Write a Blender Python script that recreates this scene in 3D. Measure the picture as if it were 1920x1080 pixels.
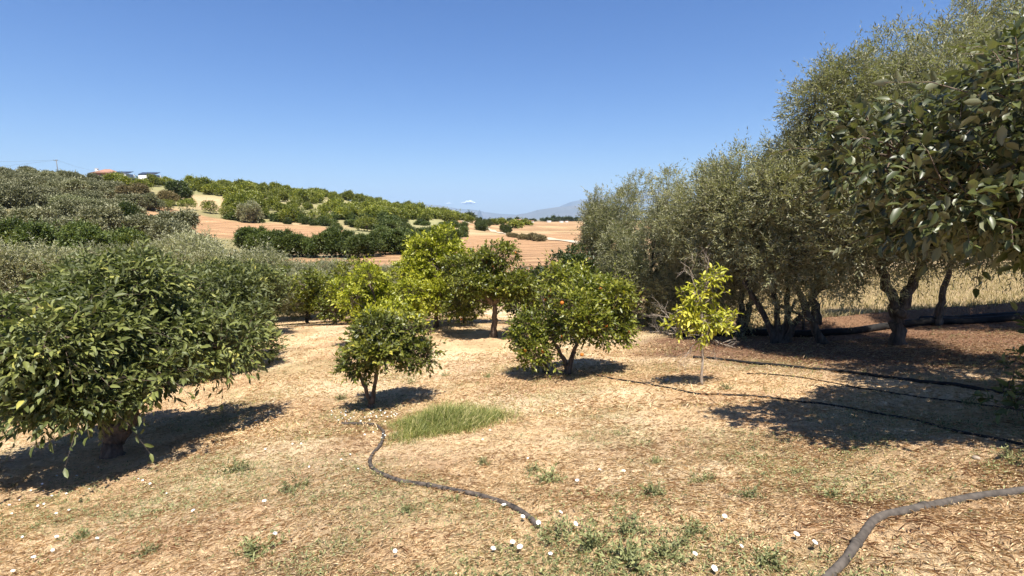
import bpy, math, random
import numpy as np
from mathutils import Vector
R = math.radians
sc = bpy.context.scene
for o in list(bpy.data.objects): bpy.data.objects.remove(o)
col = sc.collection

# ------------------------------------------------ camera, sky, sun, exposure
EYE = 1.62
PITCH = R(7.3)
F = 1000.0                       # focal length in pixels of the 1920 wide picture
cd = bpy.data.cameras.new('camera'); cam = bpy.data.objects.new('camera', cd); col.objects.link(cam)
cam.location = (0, 0, EYE); cam.rotation_euler = (R(90) - PITCH, 0, 0)
cd.sensor_width = 36; cd.lens = F / 1920 * 36; cd.clip_start = 0.05; cd.clip_end = 150000
sc.camera = cam
SUN_EL, SUN_AZ = R(65), R(169)   # azimuth clockwise from +Y: the sun stands behind the camera
W = bpy.data.worlds.new('World'); sc.world = W; W.use_nodes = True
nt = W.node_tree; nt.nodes.clear()
sky = nt.nodes.new('ShaderNodeTexSky'); sky.sky_type = 'NISHITA'; sky.sun_disc = False
sky.sun_elevation = SUN_EL; sky.sun_rotation = SUN_AZ
sky.air_density = 1.0; sky.dust_density = 0.5; sky.ozone_density = 5.5; sky.altitude = 100
bg = nt.nodes.new('ShaderNodeBackground'); bg.inputs[1].default_value = 0.065
wo = nt.nodes.new('ShaderNodeOutputWorld')
hsv = nt.nodes.new('ShaderNodeHueSaturation'); hsv.inputs['Saturation'].default_value = 1.24; hsv.inputs['Hue'].default_value = .511
nt.links.new(sky.outputs[0], hsv.inputs['Color']); nt.links.new(hsv.outputs[0], bg.inputs[0]); nt.links.new(bg.outputs[0], wo.inputs[0])
sl = bpy.data.lights.new('sun', 'SUN'); sl.energy = 5.0; sl.angle = R(0.5); sl.color = (1, 0.945, 0.86)
so = bpy.data.objects.new('sun', sl); col.objects.link(so)
sdir = Vector((math.sin(SUN_AZ) * math.cos(SUN_EL), math.cos(SUN_AZ) * math.cos(SUN_EL), math.sin(SUN_EL)))
so.rotation_euler = sdir.to_track_quat('Z', 'Y').to_euler()
vs = sc.view_settings; vs.view_transform = 'Standard'; vs.look = 'None'; vs.gamma = 1.0; vs.exposure = 1.15
vs.use_curve_mapping = False
sc.cycles.max_bounces = 5; sc.cycles.diffuse_bounces = 3; sc.cycles.glossy_bounces = 2
sc.cycles.transmission_bounces = 3; sc.cycles.volume_bounces = 0; sc.cycles.transparent_max_bounces = 4

# ------------------------------------------------ noise
def hash2(i, j, s):
    n = np.sin(i * 127.1 + j * 311.7 + s * 74.7) * 43758.5453
    return n - np.floor(n)
def vnoise(x, y, s=0):
    xi = np.floor(x); yi = np.floor(y); fx = x - xi; fy = y - yi
    fx = fx * fx * (3 - 2 * fx); fy = fy * fy * (3 - 2 * fy)
    a = hash2(xi, yi, s); b = hash2(xi + 1, yi, s); c = hash2(xi, yi + 1, s); d = hash2(xi + 1, yi + 1, s)
    return (a * (1 - fx) + b * fx) * (1 - fy) + (c * (1 - fx) + d * fx) * fy
def fbm(x, y, o=4, s=0):
    r = 0; a = .5
    for k in range(o):
        r = r + a * vnoise(x * 2 ** k + 17.3 * k, y * 2 ** k - 9.1 * k, s + k); a *= .5
    return r / (1 - .5 ** o)
def sstep(a, b, x):
    t = np.clip((x - a) / (b - a), 0, 1); return t * t * (3 - 2 * t)

# ------------------------------------------------ terrain height: drop below the eye per metre ahead, on columns of bearing
TY = [3, 5, 8, 12, 16, 20, 26, 35, 50, 65, 80, 110, 150, 200, 260, 350, 600, 1500, 12000, 40000]
TC = {
 -1.0: [.78, .564, .41, .325, .275, .245, .215, .18, .11, .062, .025, -.03, -.06, -.082, -.080, -.05, -.02, 0, 0, 0],
 -.75: [.72, .52, .40, .30, .25, .222, .205, .18, .12, .075, .045, .0, -.035, -.058, -.071, -.05, -.02, 0, 0, 0],
 -.5: [.68, .48, .375, .275, .225, .20, .20, .175, .115, .08, .06, .025, .006, -.03, -.052, -.064, -.03, 0, 0, 0],
 -.35: [.65, .46, .36, .265, .215, .192, .196, .165, .105, .075, .062, .035, .015, -.012, -.030, -.046, -.02, 0, 0, 0],
 -.2: [.63, .45, .35, .26, .21, .186, .188, .155, .1, .072, .06, .038, .022, .006, -.008, -.022, -.008, .001, 0, 0],
 -.1: [.62, .44, .33, .25, .205, .182, .18, .15, .095, .07, .06, .04, .028, .016, .008, .002, .003, .002, 0, 0],
 0.0: [.61, .43, .32, .25, .215, .19, .17, .14, .09, .07, .058, .042, .03, .022, .017, .012, .006, .002, 0, 0],
 .1: [.6, .43, .32, .25, .21, .185, .16, .125, .085, .066, .055, .041, .03, .022, .017, .011, .006, .002, 0, 0],
 .3: [.58, .42, .30, .235, .2, .175, .14, .105, .075, .06, .05, .035, .026, .02, .015, .01, .005, .002, 0, 0],
 .55: [.56, .40, .29, .225, .18, .15, .115, .085, .06, .045, .035, .025, .018, .013, .01, .007, .004, .001, 0, 0],
 .8: [.53, .38, .265, .2, .16, .125, .09, .065, .045, .035, .03, .022, .016, .012, .009, .006, .003, .001, 0, 0],
 1.1: [.5, .36, .25, .185, .145, .11, .08, .055, .04, .032, .028, .02, .015, .011, .008, .006, .003, .001, 0, 0],
 1.8: [.46, .34, .24, .175, .135, .10, .075, .05, .036, .03, .025, .018, .014, .01, .008, .006, .003, .001, 0, 0]}
LU0, LU1, NU = -1.8, 1.8, 181
LL0, LL1, NL = 0.0, math.log(40000), 330
ug = np.linspace(LU0, LU1, NU); lg = np.linspace(LL0, LL1, NL)
cu = sorted(TC); rows = []
for u in cu:
    Bv = [EYE] + [t * Y for t, Y in zip(TC[u], TY)]
    rows.append(np.interp(lg, [0] + [math.log(y) for y in TY], Bv))
rows = np.array(rows)
T2 = np.array([np.interp(ug, cu, rows[:, j]) for j in range(NL)]).T
def blur(a, s, ax):
    k = np.arange(-3 * s, 3 * s + 1); g = np.exp(-k * k / (2. * s * s)); g /= g.sum()
    p = np.pad(a, [(3 * s, 3 * s) if i == ax else (0, 0) for i in (0, 1)], mode='edge')
    return np.apply_along_axis(lambda v: np.convolve(v, g, 'valid'), ax, p)
T2 = blur(blur(T2, 3, 0), 3, 1)
def H(x, y, micro=True):
    x = np.asarray(x, float); y = np.asarray(y, float)
    Yc = np.maximum(np.maximum(y, np.abs(x) / 1.8), 1.0); u = np.clip(x / Yc, LU0, LU1)
    a = (u - LU0) / (LU1 - LU0) * (NU - 1); b = np.clip((np.log(Yc) - LL0) / (LL1 - LL0) * (NL - 1), 0, NL - 1.001)
    i = np.clip(np.floor(a).astype(int), 0, NU - 2); j = np.floor(b).astype(int); fa = a - i; fb = b - j
    B = (T2[i, j] * (1 - fa) + T2[i + 1, j] * fa) * (1 - fb) + (T2[i, j + 1] * (1 - fa) + T2[i + 1, j + 1] * fa) * fb
    z = EYE - B
    if micro:
        near = 1 / (1 + (Yc / 14) ** 2)
        z = z + (fbm(x * 38, y * 38, 2, 13) - .5) * .012 * (1 - sstep(5, 9, Yc))
        z = z + near * ((fbm(x * 1.3, y * 1.3, 3, 5) - .5) * .10 + (fbm(x * 7, y * 7, 4, 9) - .5) * .036)
        far = sstep(60, 140, Yc) * (1 - sstep(600, 1500, Yc))
        z = z + far * (fbm(x * .04, y * .04, 3, 3) - .5) * 3.0
        # a low bank under the pipes, along the olives on the right
        z = z + .28 * np.exp(-((y - 12.6 - .05 * x) / .5) ** 2) * sstep(4.5, 8, x) * (1 - sstep(20, 26, x))
    return z
cp, sp = math.cos(PITCH), math.sin(PITCH)
def ray(px, py):
    v = (540 - py) / F; return np.array([(px - 960) / F, cp + v * sp, -sp + v * cp])
def ground_at(px, py, ymax=400):
    d = ray(px, py); d = d / d[1]
    Y = np.exp(np.linspace(math.log(1.0), math.log(ymax), 1500))
    g = H(d[0] * Y, Y) - (EYE + d[2] * Y)
    k = np.argmax(g > 0)
    if g[k] <= 0: k = -1
    return float(d[0] * Y[k]), float(Y[k])
def on(px, Y):            # a spot Y metres ahead in the direction of column px
    x = (px - 960) / F * Y; return x, Y
def zat(py, Y):
    d = ray(960, py); return EYE + d[2] / d[1] * Y

# ------------------------------------------------ object helpers
def tag(o, label=None, cat=None, group=None, kind=None):
    if label: o['label'] = label
    if cat: o['category'] = cat
    if group: o['group'] = group
    if kind: o['kind'] = kind
    return o
def empty(name, loc, rz=0):
    o = bpy.data.objects.new(name, None); col.objects.link(o); o.location = loc; o.rotation_euler = (0, 0, rz)
    o.empty_display_size = .2; return o
def link(name, me, parent=None):
    o = bpy.data.objects.new(name, me); col.objects.link(o)
    if parent: o.parent = parent
    return o
def mesh(name, V, faces, mat, attr=None, colr=None, smooth=False):
    me = bpy.data.meshes.new(name)
    V = np.asarray(V, np.float32).reshape(-1, 3)
    if not isinstance(faces, list) or (len(faces) and isinstance(faces[0], np.ndarray) and faces[0].ndim == 2):
        fl = faces if isinstance(faces, list) else [faces]
        loops = np.concatenate([f.ravel() for f in fl]); tot = np.concatenate([np.full(len(f), f.shape[1]) for f in fl])
    else:
        loops = np.array([i for f in faces for i in f]); tot = np.array([len(f) for f in faces])
    me.vertices.add(len(V)); me.vertices.foreach_set('co', V.ravel())
    me.loops.add(len(loops)); me.loops.foreach_set('vertex_index', loops.astype(np.int32))
    st = np.concatenate([[0], np.cumsum(tot)[:-1]])
    me.polygons.add(len(tot)); me.polygons.foreach_set('loop_start', st.astype(np.int32))
    if smooth: me.polygons.foreach_set('use_smooth', np.ones(len(tot), bool))
    if attr is not None:
        a = me.attributes.new('var', 'FLOAT', 'POINT'); a.data.foreach_set('value', np.asarray(attr, np.float32))
    if colr is not None:
        a = me.attributes.new('tint', 'FLOAT_COLOR', 'POINT')
        c4 = np.ones((len(V), 4), np.float32); c4[:, :3] = colr; a.data.foreach_set('color', c4.ravel())
    me.update(calc_edges=True)
    if mat: me.materials.append(mat)
    return me
class Geo:
    def __init__(s): s.V = []; s.F = []; s.n = 0
    def add(s, V, Fc):
        V = np.asarray(V, float); s.V.append(V); s.F += [tuple(int(i) + s.n for i in f) for f in Fc]; s.n += len(V)
    def box(s, x0, x1, y0, y1, z0, z1):
        s.add([(x0, y0, z0), (x1, y0, z0), (x1, y1, z0), (x0, y1, z0), (x0, y0, z1), (x1, y0, z1), (x1, y1, z1), (x0, y1, z1)],
              [(0, 3, 2, 1), (4, 5, 6, 7), (0, 1, 5, 4), (1, 2, 6, 5), (2, 3, 7, 6), (3, 0, 4, 7)])
    def tube(s, P, rad, n=6, cap=True, wob=0):
        P = np.asarray(P, float); m = len(P); rad = np.broadcast_to(np.asarray(rad, float), (m,))
        T = np.gradient(P, axis=0); T /= np.linalg.norm(T, axis=1)[:, None] + 1e-9
        ref = np.array([0, 0, 1.]) if abs(T[:, 2]).mean() < .8 else np.array([1., 0, 0])
        A = np.cross(T, ref); A /= np.linalg.norm(A, axis=1)[:, None] + 1e-9; Bn = np.cross(T, A)
        th = np.arange(n) * 2 * math.pi / n
        rr = rad[:, None] * (1 + wob * (np.sin(3 * th + 1)[None] * .5 + (hash2(np.arange(m)[:, None], np.arange(n)[None], 3) - .5)))
        V = P[:, None] + rr[:, :, None] * (np.cos(th)[None, :, None] * A[:, None] + np.sin(th)[None, :, None] * Bn[:, None])
        Fc = [(i * n + k, i * n + (k + 1) % n, (i + 1) * n + (k + 1) % n, (i + 1) * n + k) for i in range(m - 1) for k in range(n)]
        if cap: Fc += [tuple(range(n - 1, -1, -1)), tuple((m - 1) * n + k for k in range(n))]
        s.add(V.reshape(-1, 3), Fc)
    def sphere(s, c, r, nu=8, nv=6, sq=1):
        V = []; Fc = []
        for j in range(nv + 1):
            ph = math.pi * j / nv
            for i in range(nu):
                t = 2 * math.pi * i / nu; V.append((c[0] + r * math.sin(ph) * math.cos(t), c[1] + r * math.sin(ph) * math.sin(t), c[2] + r * sq * math.cos(ph)))
        for j in range(nv):
            for i in range(nu): Fc.append((j * nu + i, (j + 1) * nu + i, (j + 1) * nu + (i + 1) % nu, j * nu + (i + 1) % nu))
        s.add(V, Fc)
    def mesh(s, name, mat, smooth=False): return mesh(name, np.concatenate(s.V), s.F, mat, smooth=smooth)

# ------------------------------------------------ materials
def newmat(name):
    m = bpy.data.materials.new(name); m.use_nodes = True; m.node_tree.nodes.clear()
    t = m.node_tree; o = t.nodes.new('ShaderNodeOutputMaterial')
    def nd(k, **kw):
        n = t.nodes.new('ShaderNode' + k)
        for a, b in kw.items(): setattr(n, a, b)
        return n
    return m, t, o, nd
def ramp(n, stops):
    cr = n.color_ramp
    while len(cr.elements) > len(stops): cr.elements.remove(cr.elements[-1])
    while len(cr.elements) < len(stops): cr.elements.new(1)
    for e, (p, c) in zip(cr.elements, stops): e.position = p; e.color = (*c, 1)
def leafmat(name, stops, back=None, rough=.42, trans=.22, spec=.4):
    m, t, o, nd = newmat(name); L = t.links.new
    at = nd('Attribute', attribute_name='var'); r = nd('ValToRGB'); ramp(r, stops); L(at.outputs['Fac'], r.inputs[0])
    c = r.outputs[0]
    oi = nd('ObjectInfo'); hs = nd('HueSaturation'); mr = nd('MapRange')
    mr.inputs[3].default_value = .8; mr.inputs[4].default_value = 1.2; L(oi.outputs['Random'], mr.inputs[0])
    L(mr.outputs[0], hs.inputs['Value']); L(c, hs.inputs['Color']); c = hs.outputs[0]
    if back:
        g = nd('NewGeometry'); mx = nd('MixRGB'); mx.inputs[2].default_value = (*back, 1)
        L(g.outputs['Backfacing'], mx.inputs[0]); L(c, mx.inputs[1]); c = mx.outputs[0]
    p = nd('BsdfPrincipled'); p.inputs['Roughness'].default_value = rough; p.inputs['Specular IOR Level'].default_value = spec
    tr = nd('BsdfTranslucent'); ms = nd('MixShader'); ms.inputs[0].default_value = trans
    tc = nd('MixRGB', blend_type='MULTIPLY'); tc.inputs[0].default_value = 1; tc.inputs[2].default_value = (1.3, 1.5, .5, 1)
    L(c, tc.inputs[1]); L(tc.outputs[0], tr.inputs[0])
    L(c, p.inputs['Base Color']); L(p.outputs[0], ms.inputs[1]); L(tr.outputs[0], ms.inputs[2]); L(ms.outputs[0], o.inputs[0])
    return m
def solid(name, c, rough=.8, c2=None, scale=20, bump=0, spec=.3, metal=0, detail=5, stretch=None):
    m, t, o, nd = newmat(name); L = t.links.new
    p = nd('BsdfPrincipled'); p.inputs['Roughness'].default_value = rough; p.inputs['Specular IOR Level'].default_value = spec
    p.inputs['Metallic'].default_value = metal
    tx = nd('TexCoord'); src = tx.outputs['Object']
    if stretch:
        mp = nd('Mapping'); mp.inputs['Scale'].default_value = stretch; L(src, mp.inputs[0]); src = mp.outputs[0]
    no = nd('TexNoise'); no.inputs['Scale'].default_value = scale; no.inputs['Detail'].default_value = detail; L(src, no.inputs[0])
    r = nd('ValToRGB'); c2 = c2 or tuple(v * .75 for v in c); ramp(r, [(.32, c2), (.68, c)]); L(no.outputs[0], r.inputs[0])
    L(r.outputs[0], p.inputs['Base Color'])
    if bump:
        b = nd('Bump'); b.inputs['Strength'].default_value = 1; b.inputs['Distance'].default_value = bump
        L(no.outputs[0], b.inputs['Height']); L(b.outputs[0], p.inputs['Normal'])
    L(p.outputs[0], o.inputs[0]); return m
def varmat(name, stops, rough=.85):
    m, t, o, nd = newmat(name); L = t.links.new
    at = nd('Attribute', attribute_name='var'); r = nd('ValToRGB'); ramp(r, stops); L(at.outputs['Fac'], r.inputs[0])
    p = nd('BsdfPrincipled'); p.inputs['Roughness'].default_value = rough; p.inputs['Specular IOR Level'].default_value = .2
    L(r.outputs[0], p.inputs['Base Color']); L(p.outputs[0], o.inputs[0]); return m
M = {}
M['olive'] = leafmat('olive_leaf', [(0, (.08, .08, .034)), (.5, (.195, .192, .092)), (.85, (.32, .31, .17)), (1, (.43, .385, .22))], back=(.31, .30, .2), rough=.55, trans=.18)
M['olive_far'] = leafmat('olive_leaf_far', [(0, (.065, .068, .03)), (.5, (.16, .16, .08)), (1, (.31, .30, .18))], rough=.6, trans=.1)
M['broad'] = leafmat('broad_leaf', [(0, (.02, .027, .009)), (.4, (.056, .068, .018)), (.75, (.15, .165, .045)), (1, (.46, .41, .10))], back=(.14, .16, .07), rough=.5, trans=.16, spec=.28)
M['citrus'] = leafmat('citrus_leaf', [(0, (.026, .036, .006)), (.45, (.11, .13, .018)), (.8, (.27, .27, .036)), (1, (.52, .43, .06))], rough=.4, trans=.22)
M['lemon'] = leafmat('lemon_leaf', [(0, (.08, .095, .009)), (.45, (.19, .205, .018)), (.8, (.34, .33, .03)), (1, (.60, .52, .06))], rough=.42, trans=.28)
M['mid'] = leafmat('orange_leaf', [(0, (.02, .028, .006)), (.45, (.078, .092, .017)), (.8, (.21, .21, .034)), (1, (.50, .41, .07))], rough=.4, trans=.2)
M['row'] = leafmat('row_leaf', [(0, (.018, .03, .007)), (.5, (.06, .085, .018)), (1, (.18, .2, .04))], rough=.5, trans=.18)
M['yellow_leaf'] = leafmat('yellow_leaf', [(0, (.13, .16, .015)), (.5, (.34, .34, .03)), (1, (.62, .54, .08))], rough=.5, trans=.22)
M['dark'] = leafmat('dark_orange_leaf', [(0, (.014, .022, .006)), (.5, (.045, .062, .015)), (1, (.14, .16, .035))], rough=.4, trans=.18)
M['pear'] = leafmat('pear_leaf', [(0, (.016, .022, .008)), (.5, (.04, .050, .015)), (.9, (.115, .13, .038)), (1, (.24, .20, .05))], back=(.16, .165, .095), rough=.42, trans=.14, spec=.45)
M['brown_bush'] = leafmat('brown_shrub_leaf', [(0, (.07, .055, .02)), (.5, (.15, .12, .05)), (1, (.24, .18, .08))], rough=.7, trans=.1)
M['reed'] = leafmat('reed_leaf', [(0, (.10, .11, .05)), (.5, (.19, .2, .1)), (1, (.32, .3, .18))], rough=.7, trans=.15)
M['weed'] = leafmat('weed_leaf', [(0, (.07, .085, .03)), (.5, (.17, .18, .07)), (1, (.30, .30, .13))], rough=.6, trans=.15)
M['bark'] = solid('bark', (.19, .14, .10), .9, (.06, .045, .035), 9, .02, stretch=(3, 3, .7))
M['bark_olive'] = solid('bark_olive', (.13, .105, .08), .95, (.035, .03, .025), 7, .04, stretch=(3, 3, .8))
M['bark_pale'] = solid('bark_pale', (.42, .35, .28), .8, (.2, .16, .12), 14, .008, stretch=(3, 3, .7))
M['orange'] = solid('orange_peel', (.50, .17, .02), .55, (.38, .10, .015), 6)
M['greenfruit'] = solid('green_fruit', (.42, .5, .2), .4, (.3, .4, .12), 6)
M['white'] = solid('white_petal', (.74, .74, .71), .7, (.66, .66, .62), 30)
M['yellow'] = solid('flower_throat', (.7, .65, .3), .6)
M['stem'] = solid('flower_stem', (.12, .17, .05), .7)
M['hose'] = solid('hose_dusty_black', (.115, .098, .082), .8, (.055, .047, .04), 25, .002, spec=.12)
M['hose_old'] = solid('hose_sandy_black', (.13, .105, .085), .85, (.028, .025, .023), 26, .003, spec=.1)
M['pipe'] = solid('pipe_black', (.028, .026, .024), .7, (.014, .013, .012), 8, .001, spec=.12)
M['straw'] = varmat('dry_straw', [(0, (.24, .12, .065)), (.2, (.44, .27, .15)), (.5, (.68, .50, .29)), (1, (.86, .73, .48))])
M['clod'] = varmat('soil_clod', [(0, (.44, .29, .17)), (.6, (.66, .485, .28)), (1, (.76, .59, .36))])
M['grass'] = leafmat('grass_blade', [(0, (.05, .07, .013)), (.5, (.13, .155, .03)), (.8, (.27, .27, .075)), (1, (.58, .48, .24))], rough=.55, trans=.25)
M['drygrass'] = leafmat('dry_grass_blade', [(0, (.12, .11, .04)), (.4, (.30, .23, .11)), (1, (.50, .39, .21))], rough=.7, trans=.2)
M['leaf_litter'] = varmat('fallen_leaf', [(0, (.07, .03, .02)), (.5, (.20, .095, .055)), (1, (.38, .22, .12))])
M['wall'] = solid('white_wall', (.52, .5, .47), .85, (.7, .68, .64), 2)
M['rose_wall'] = solid('rose_wall', (.42, .24, .18), .85)
M['tile'] = solid('roof_tile', (.36, .20, .14), .85, (.24, .13, .09), 3)
M['panel'] = solid('solar_panel', (.045, .05, .065), .3)
M['barn'] = solid('barn_red', (.13, .05, .045), .8)
M['pole'] = solid('pole_metal', (.16, .15, .14), .6)
M['rock'] = solid('mountain_rock', (.15, .135, .115), .95, (.075, .085, .06), .0006, detail=8)
M['path'] = solid('path_gravel', (.52, .43, .31), .95, (.4, .31, .21), .5)
M['cloud'] = solid('cloud_white', (.95, .95, .95), 1, (.93, .93, .93), .01, spec=0)
M['stone'] = solid('stone', (.38, .31, .24), .9, (.22, .17, .12), 20, .005)

# ground material: own colours per area, soil grain, crumbs and bump
m, t, o, nd = newmat('ground_soil'); L = t.links.new
tx = nd('TexCoord').outputs['Object']
at = nd('Attribute', attribute_name='tint')
n1 = nd('TexNoise'); n1.inputs['Scale'].default_value = 3.2; n1.inputs['Detail'].default_value = 9; n1.inputs['Roughness'].default_value = .68; L(tx, n1.inputs[0])
n2 = nd('TexNoise'); n2.inputs['Scale'].default_value = 26; n2.inputs['Detail'].default_value = 8; n2.inputs['Roughness'].default_value = .75; L(tx, n2.inputs[0])
n3 = nd('TexVoronoi'); n3.inputs['Scale'].default_value = 30; L(tx, n3.inputs[0])
n4 = nd('TexNoise'); n4.inputs['Scale'].default_value = .16; n4.inputs['Detail'].default_value = 8; n4.inputs['Roughness'].default_value = .7; L(tx, n4.inputs[0])
def mul(a, b, lo, hi, p0=.3, p1=.7):
    mr = nd('MapRange'); mr.inputs[1].default_value = p0; mr.inputs[2].default_value = p1
    mr.inputs[3].default_value = lo; mr.inputs[4].default_value = hi; L(b, mr.inputs[0])
    mx = nd('VectorMath', operation='SCALE'); L(a, mx.inputs[0]); L(mr.outputs[0], mx.inputs['Scale']); return mx.outputs[0]
c = mul(at.outputs['Color'], n1.outputs[0], .84, 1.2); c = mul(c, n2.outputs[0], .76, 1.28); c = mul(c, n4.outputs[0], .84, 1.15)
rm = nd('MixRGB', blend_type='MIX'); rm.inputs[2].default_value = (.24, .105, .055, 1)
mr = nd('MapRange'); mr.inputs[1].default_value = .52; mr.inputs[2].default_value = .75; mr.inputs[3].default_value = 0; mr.inputs[4].default_value = .28
n5 = nd('TexNoise'); n5.inputs['Scale'].default_value = 5.5; n5.inputs['Detail'].default_value = 7; n5.inputs['Roughness'].default_value = .8; L(tx, n5.inputs[0])
L(n5.outputs[0], mr.inputs[0]); L(mr.outputs[0], rm.inputs[0]); L(c, rm.inputs[1])
p = nd('BsdfPrincipled'); p.inputs['Roughness'].default_value = .95; p.inputs['Specular IOR Level'].default_value = .1
L(rm.outputs[0], p.inputs['Base Color'])
add = nd('Math', operation='ADD'); L(n2.outputs[0], add.inputs[0]); L(n3.outputs['Distance'], add.inputs[1])
b1 = nd('Bump'); b1.inputs['Distance'].default_value = .035; b1.inputs['Strength'].default_value = 1; L(add.outputs[0], b1.inputs['Height'])
b2 = nd('Bump'); b2.inputs['Distance'].default_value = .12; b2.inputs['Strength'].default_value = 1; L(n1.outputs[0], b2.inputs['Height']); L(b2.outputs[0], b1.inputs['Normal'])
L(b1.outputs[0], p.inputs['Normal']); L(p.outputs[0], o.inputs[0])
M['ground'] = m

# ------------------------------------------------ ground sheet
def ring(fine, coarse):
    return np.concatenate([np.linspace(-math.pi, -R(60), coarse)[:-1], np.linspace(-R(60), R(60), fine), np.linspace(R(60), math.pi, coarse)[1:]])
th = ring(900, 60)
rr = np.concatenate([[.05, .3, .6, .9], np.exp(np.arange(math.log(1.2), math.log(22), .0065)), np.exp(np.arange(math.log(22), math.log(44000), .022))])
TH, RR = np.meshgrid(th, rr, indexing='ij')
GX = np.sin(TH) * RR; GY = np.cos(TH) * RR; GZ = H(GX, GY)
def ground_tint(x, y):
    Yc = np.maximum(np.maximum(y, np.abs(x) / 1.8), 1.0); u = x / Yc; px = 960 + 1000 * u
    def mix(a, b, k): return a * (1 - k[..., None]) + np.array(b) * k[..., None]
    c = np.ones(x.shape + (3,)) * np.array((.70, .49, .275))
    c = mix(c, (.78, .60, .37), sstep(.45, .75, fbm(x * .7, y * .7, 4, 21)))
    c = mix(c, (.44, .27, .155), sstep(.45, .7, fbm(x * 1.1, y * 1.1, 4, 31)) * .5)
    c = mix(c, (.27, .24, .11), sstep(.5, .68, fbm(x * .9 + 3, y * .9, 4, 41)) * .3)
    # leaf litter under the olives
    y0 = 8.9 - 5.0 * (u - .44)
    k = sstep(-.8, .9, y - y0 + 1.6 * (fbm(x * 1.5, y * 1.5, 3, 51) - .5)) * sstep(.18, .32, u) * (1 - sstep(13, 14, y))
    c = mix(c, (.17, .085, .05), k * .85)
    # dry meadow beyond the pipes
    k = sstep(13, 14.5, y) * sstep(.2, .35, u) * (1 - sstep(60, 90, Yc))
    c = mix(c, (.42, .31, .17), k)
    far = sstep(24, 34, Yc) * (1 - sstep(.2, .3, u))
    g = fbm(x * .05, y * .05, 4, 61)
    c = mix(c, (.42, .30, .17), far); c = mix(c, (.20, .19, .085), far * sstep(.36, .56, g) * .85)
    c = mix(c, (.22, .215, .10), sstep(165, 180, Yc) * (1 - sstep(-.12, -.08, u)) * (1 - sstep(-.62, -.60, u) * (1 - sstep(-.54, -.52, u)) * (1 - sstep(205, 212, Yc))) * .75)
    c = mix(c, (.26, .25, .12), sstep(112, 125, Yc) * sstep(-.32, -.29, u) * (1 - sstep(-.14, -.10, u)) * .8)
    # ploughed terraces
    lines = .5 + .5 * np.sin(y * 1.25 + .12 * x + 2 * fbm(x * .05, y * .05, 2, 71))
    pl = sstep(.90, .95, Yc / 100) * (1 - sstep(1.46, 1.52, Yc / 100)) * sstep(-.70, -.68, u) * (1 - sstep(-.31, -.29, u + .001 * (Yc - 130)))
    pl = np.maximum(pl, sstep(44, 46, Yc) * (1 - sstep(68, 71, Yc)) * sstep(-.49, -.47, u) * (1 - sstep(-.0, .03, u)))
    pl = np.maximum(pl, sstep(42, 46, Yc) * (1 - sstep(155, 165, Yc)) * sstep(-.26, -.25, u) * (1 - sstep(.2, .3, u)))
    pc = np.array((.44, .265, .14)) * (1 - .42 * lines[..., None]) * (.85 + .3 * fbm(x * .3, y * .3, 3, 81)[..., None])
    c = c * (1 - pl[..., None]) + pc * pl[..., None]
    # plain beyond: bands of stubble
    k = sstep(165, 190, Yc) * sstep(-.13, -.10, u)
    band = .5 + .5 * np.sin(np.log(Yc) * 38 + 2.5 * fbm(x * .01, y * .006, 3, 91))
    pc = np.array((.43, .275, .145)) * (1 - .4 * band[..., None]); pc = pc * (1 - .35 * sstep(500, 1500, Yc)[..., None])
    c = c * (1 - k[..., None]) + pc * k[..., None]
    c = mix(c, (.16, .17, .11), sstep(700, 1500, Yc) * .8)
    return c
nT, nR = TH.shape
idx = np.arange(nT * nR).reshape(nT, nR)
q = np.stack([idx[:-1, :-1], idx[:-1, 1:], idx[1:, 1:], idx[1:, :-1]], -1).reshape(-1, 4)
q = np.concatenate([q, np.stack([idx[-1, :-1], idx[-1, 1:], idx[0, 1:], idx[0, :-1]], -1)])
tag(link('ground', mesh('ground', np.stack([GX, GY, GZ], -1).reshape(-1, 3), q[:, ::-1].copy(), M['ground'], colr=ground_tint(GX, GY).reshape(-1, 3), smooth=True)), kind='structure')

def ribbon(name, pts, w, mat, lift=.06):
    P = np.array(pts, float); s = np.linspace(0, len(P) - 1, 90); k = np.arange(len(P))
    x = np.interp(s, k, P[:, 0]); y = np.interp(s, k, P[:, 1])
    x = np.convolve(np.pad(x, 4, mode='edge'), np.ones(9) / 9, 'valid'); y = np.convolve(np.pad(y, 4, mode='edge'), np.ones(9) / 9, 'valid')
    tx_, ty_ = np.gradient(x), np.gradient(y); l = np.hypot(tx_, ty_); nx, ny = -ty_ / l, tx_ / l; V = []
    for j in np.linspace(-1, 1, 7):
        a = x + nx * w / 2 * j; b = y + ny * w / 2 * j; V.append(np.stack([a, b, H(a, b) + lift], -1))
    V = np.array(V); n = len(x); I = np.arange(7 * n).reshape(7, n)
    f = np.stack([I[:-1, :-1], I[1:, :-1], I[1:, 1:], I[:-1, 1:]], -1).reshape(-1, 4)
    return tag(link(name, mesh(name, V.reshape(-1, 3), f, mat)), kind='structure')
ribbon('path', [on(840, 330), on(905, 250), on(920, 205), on(945, 170), on(975, 140), on(1030, 110), on(1100, 92)], 2.4, M['path'], .12)

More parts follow.
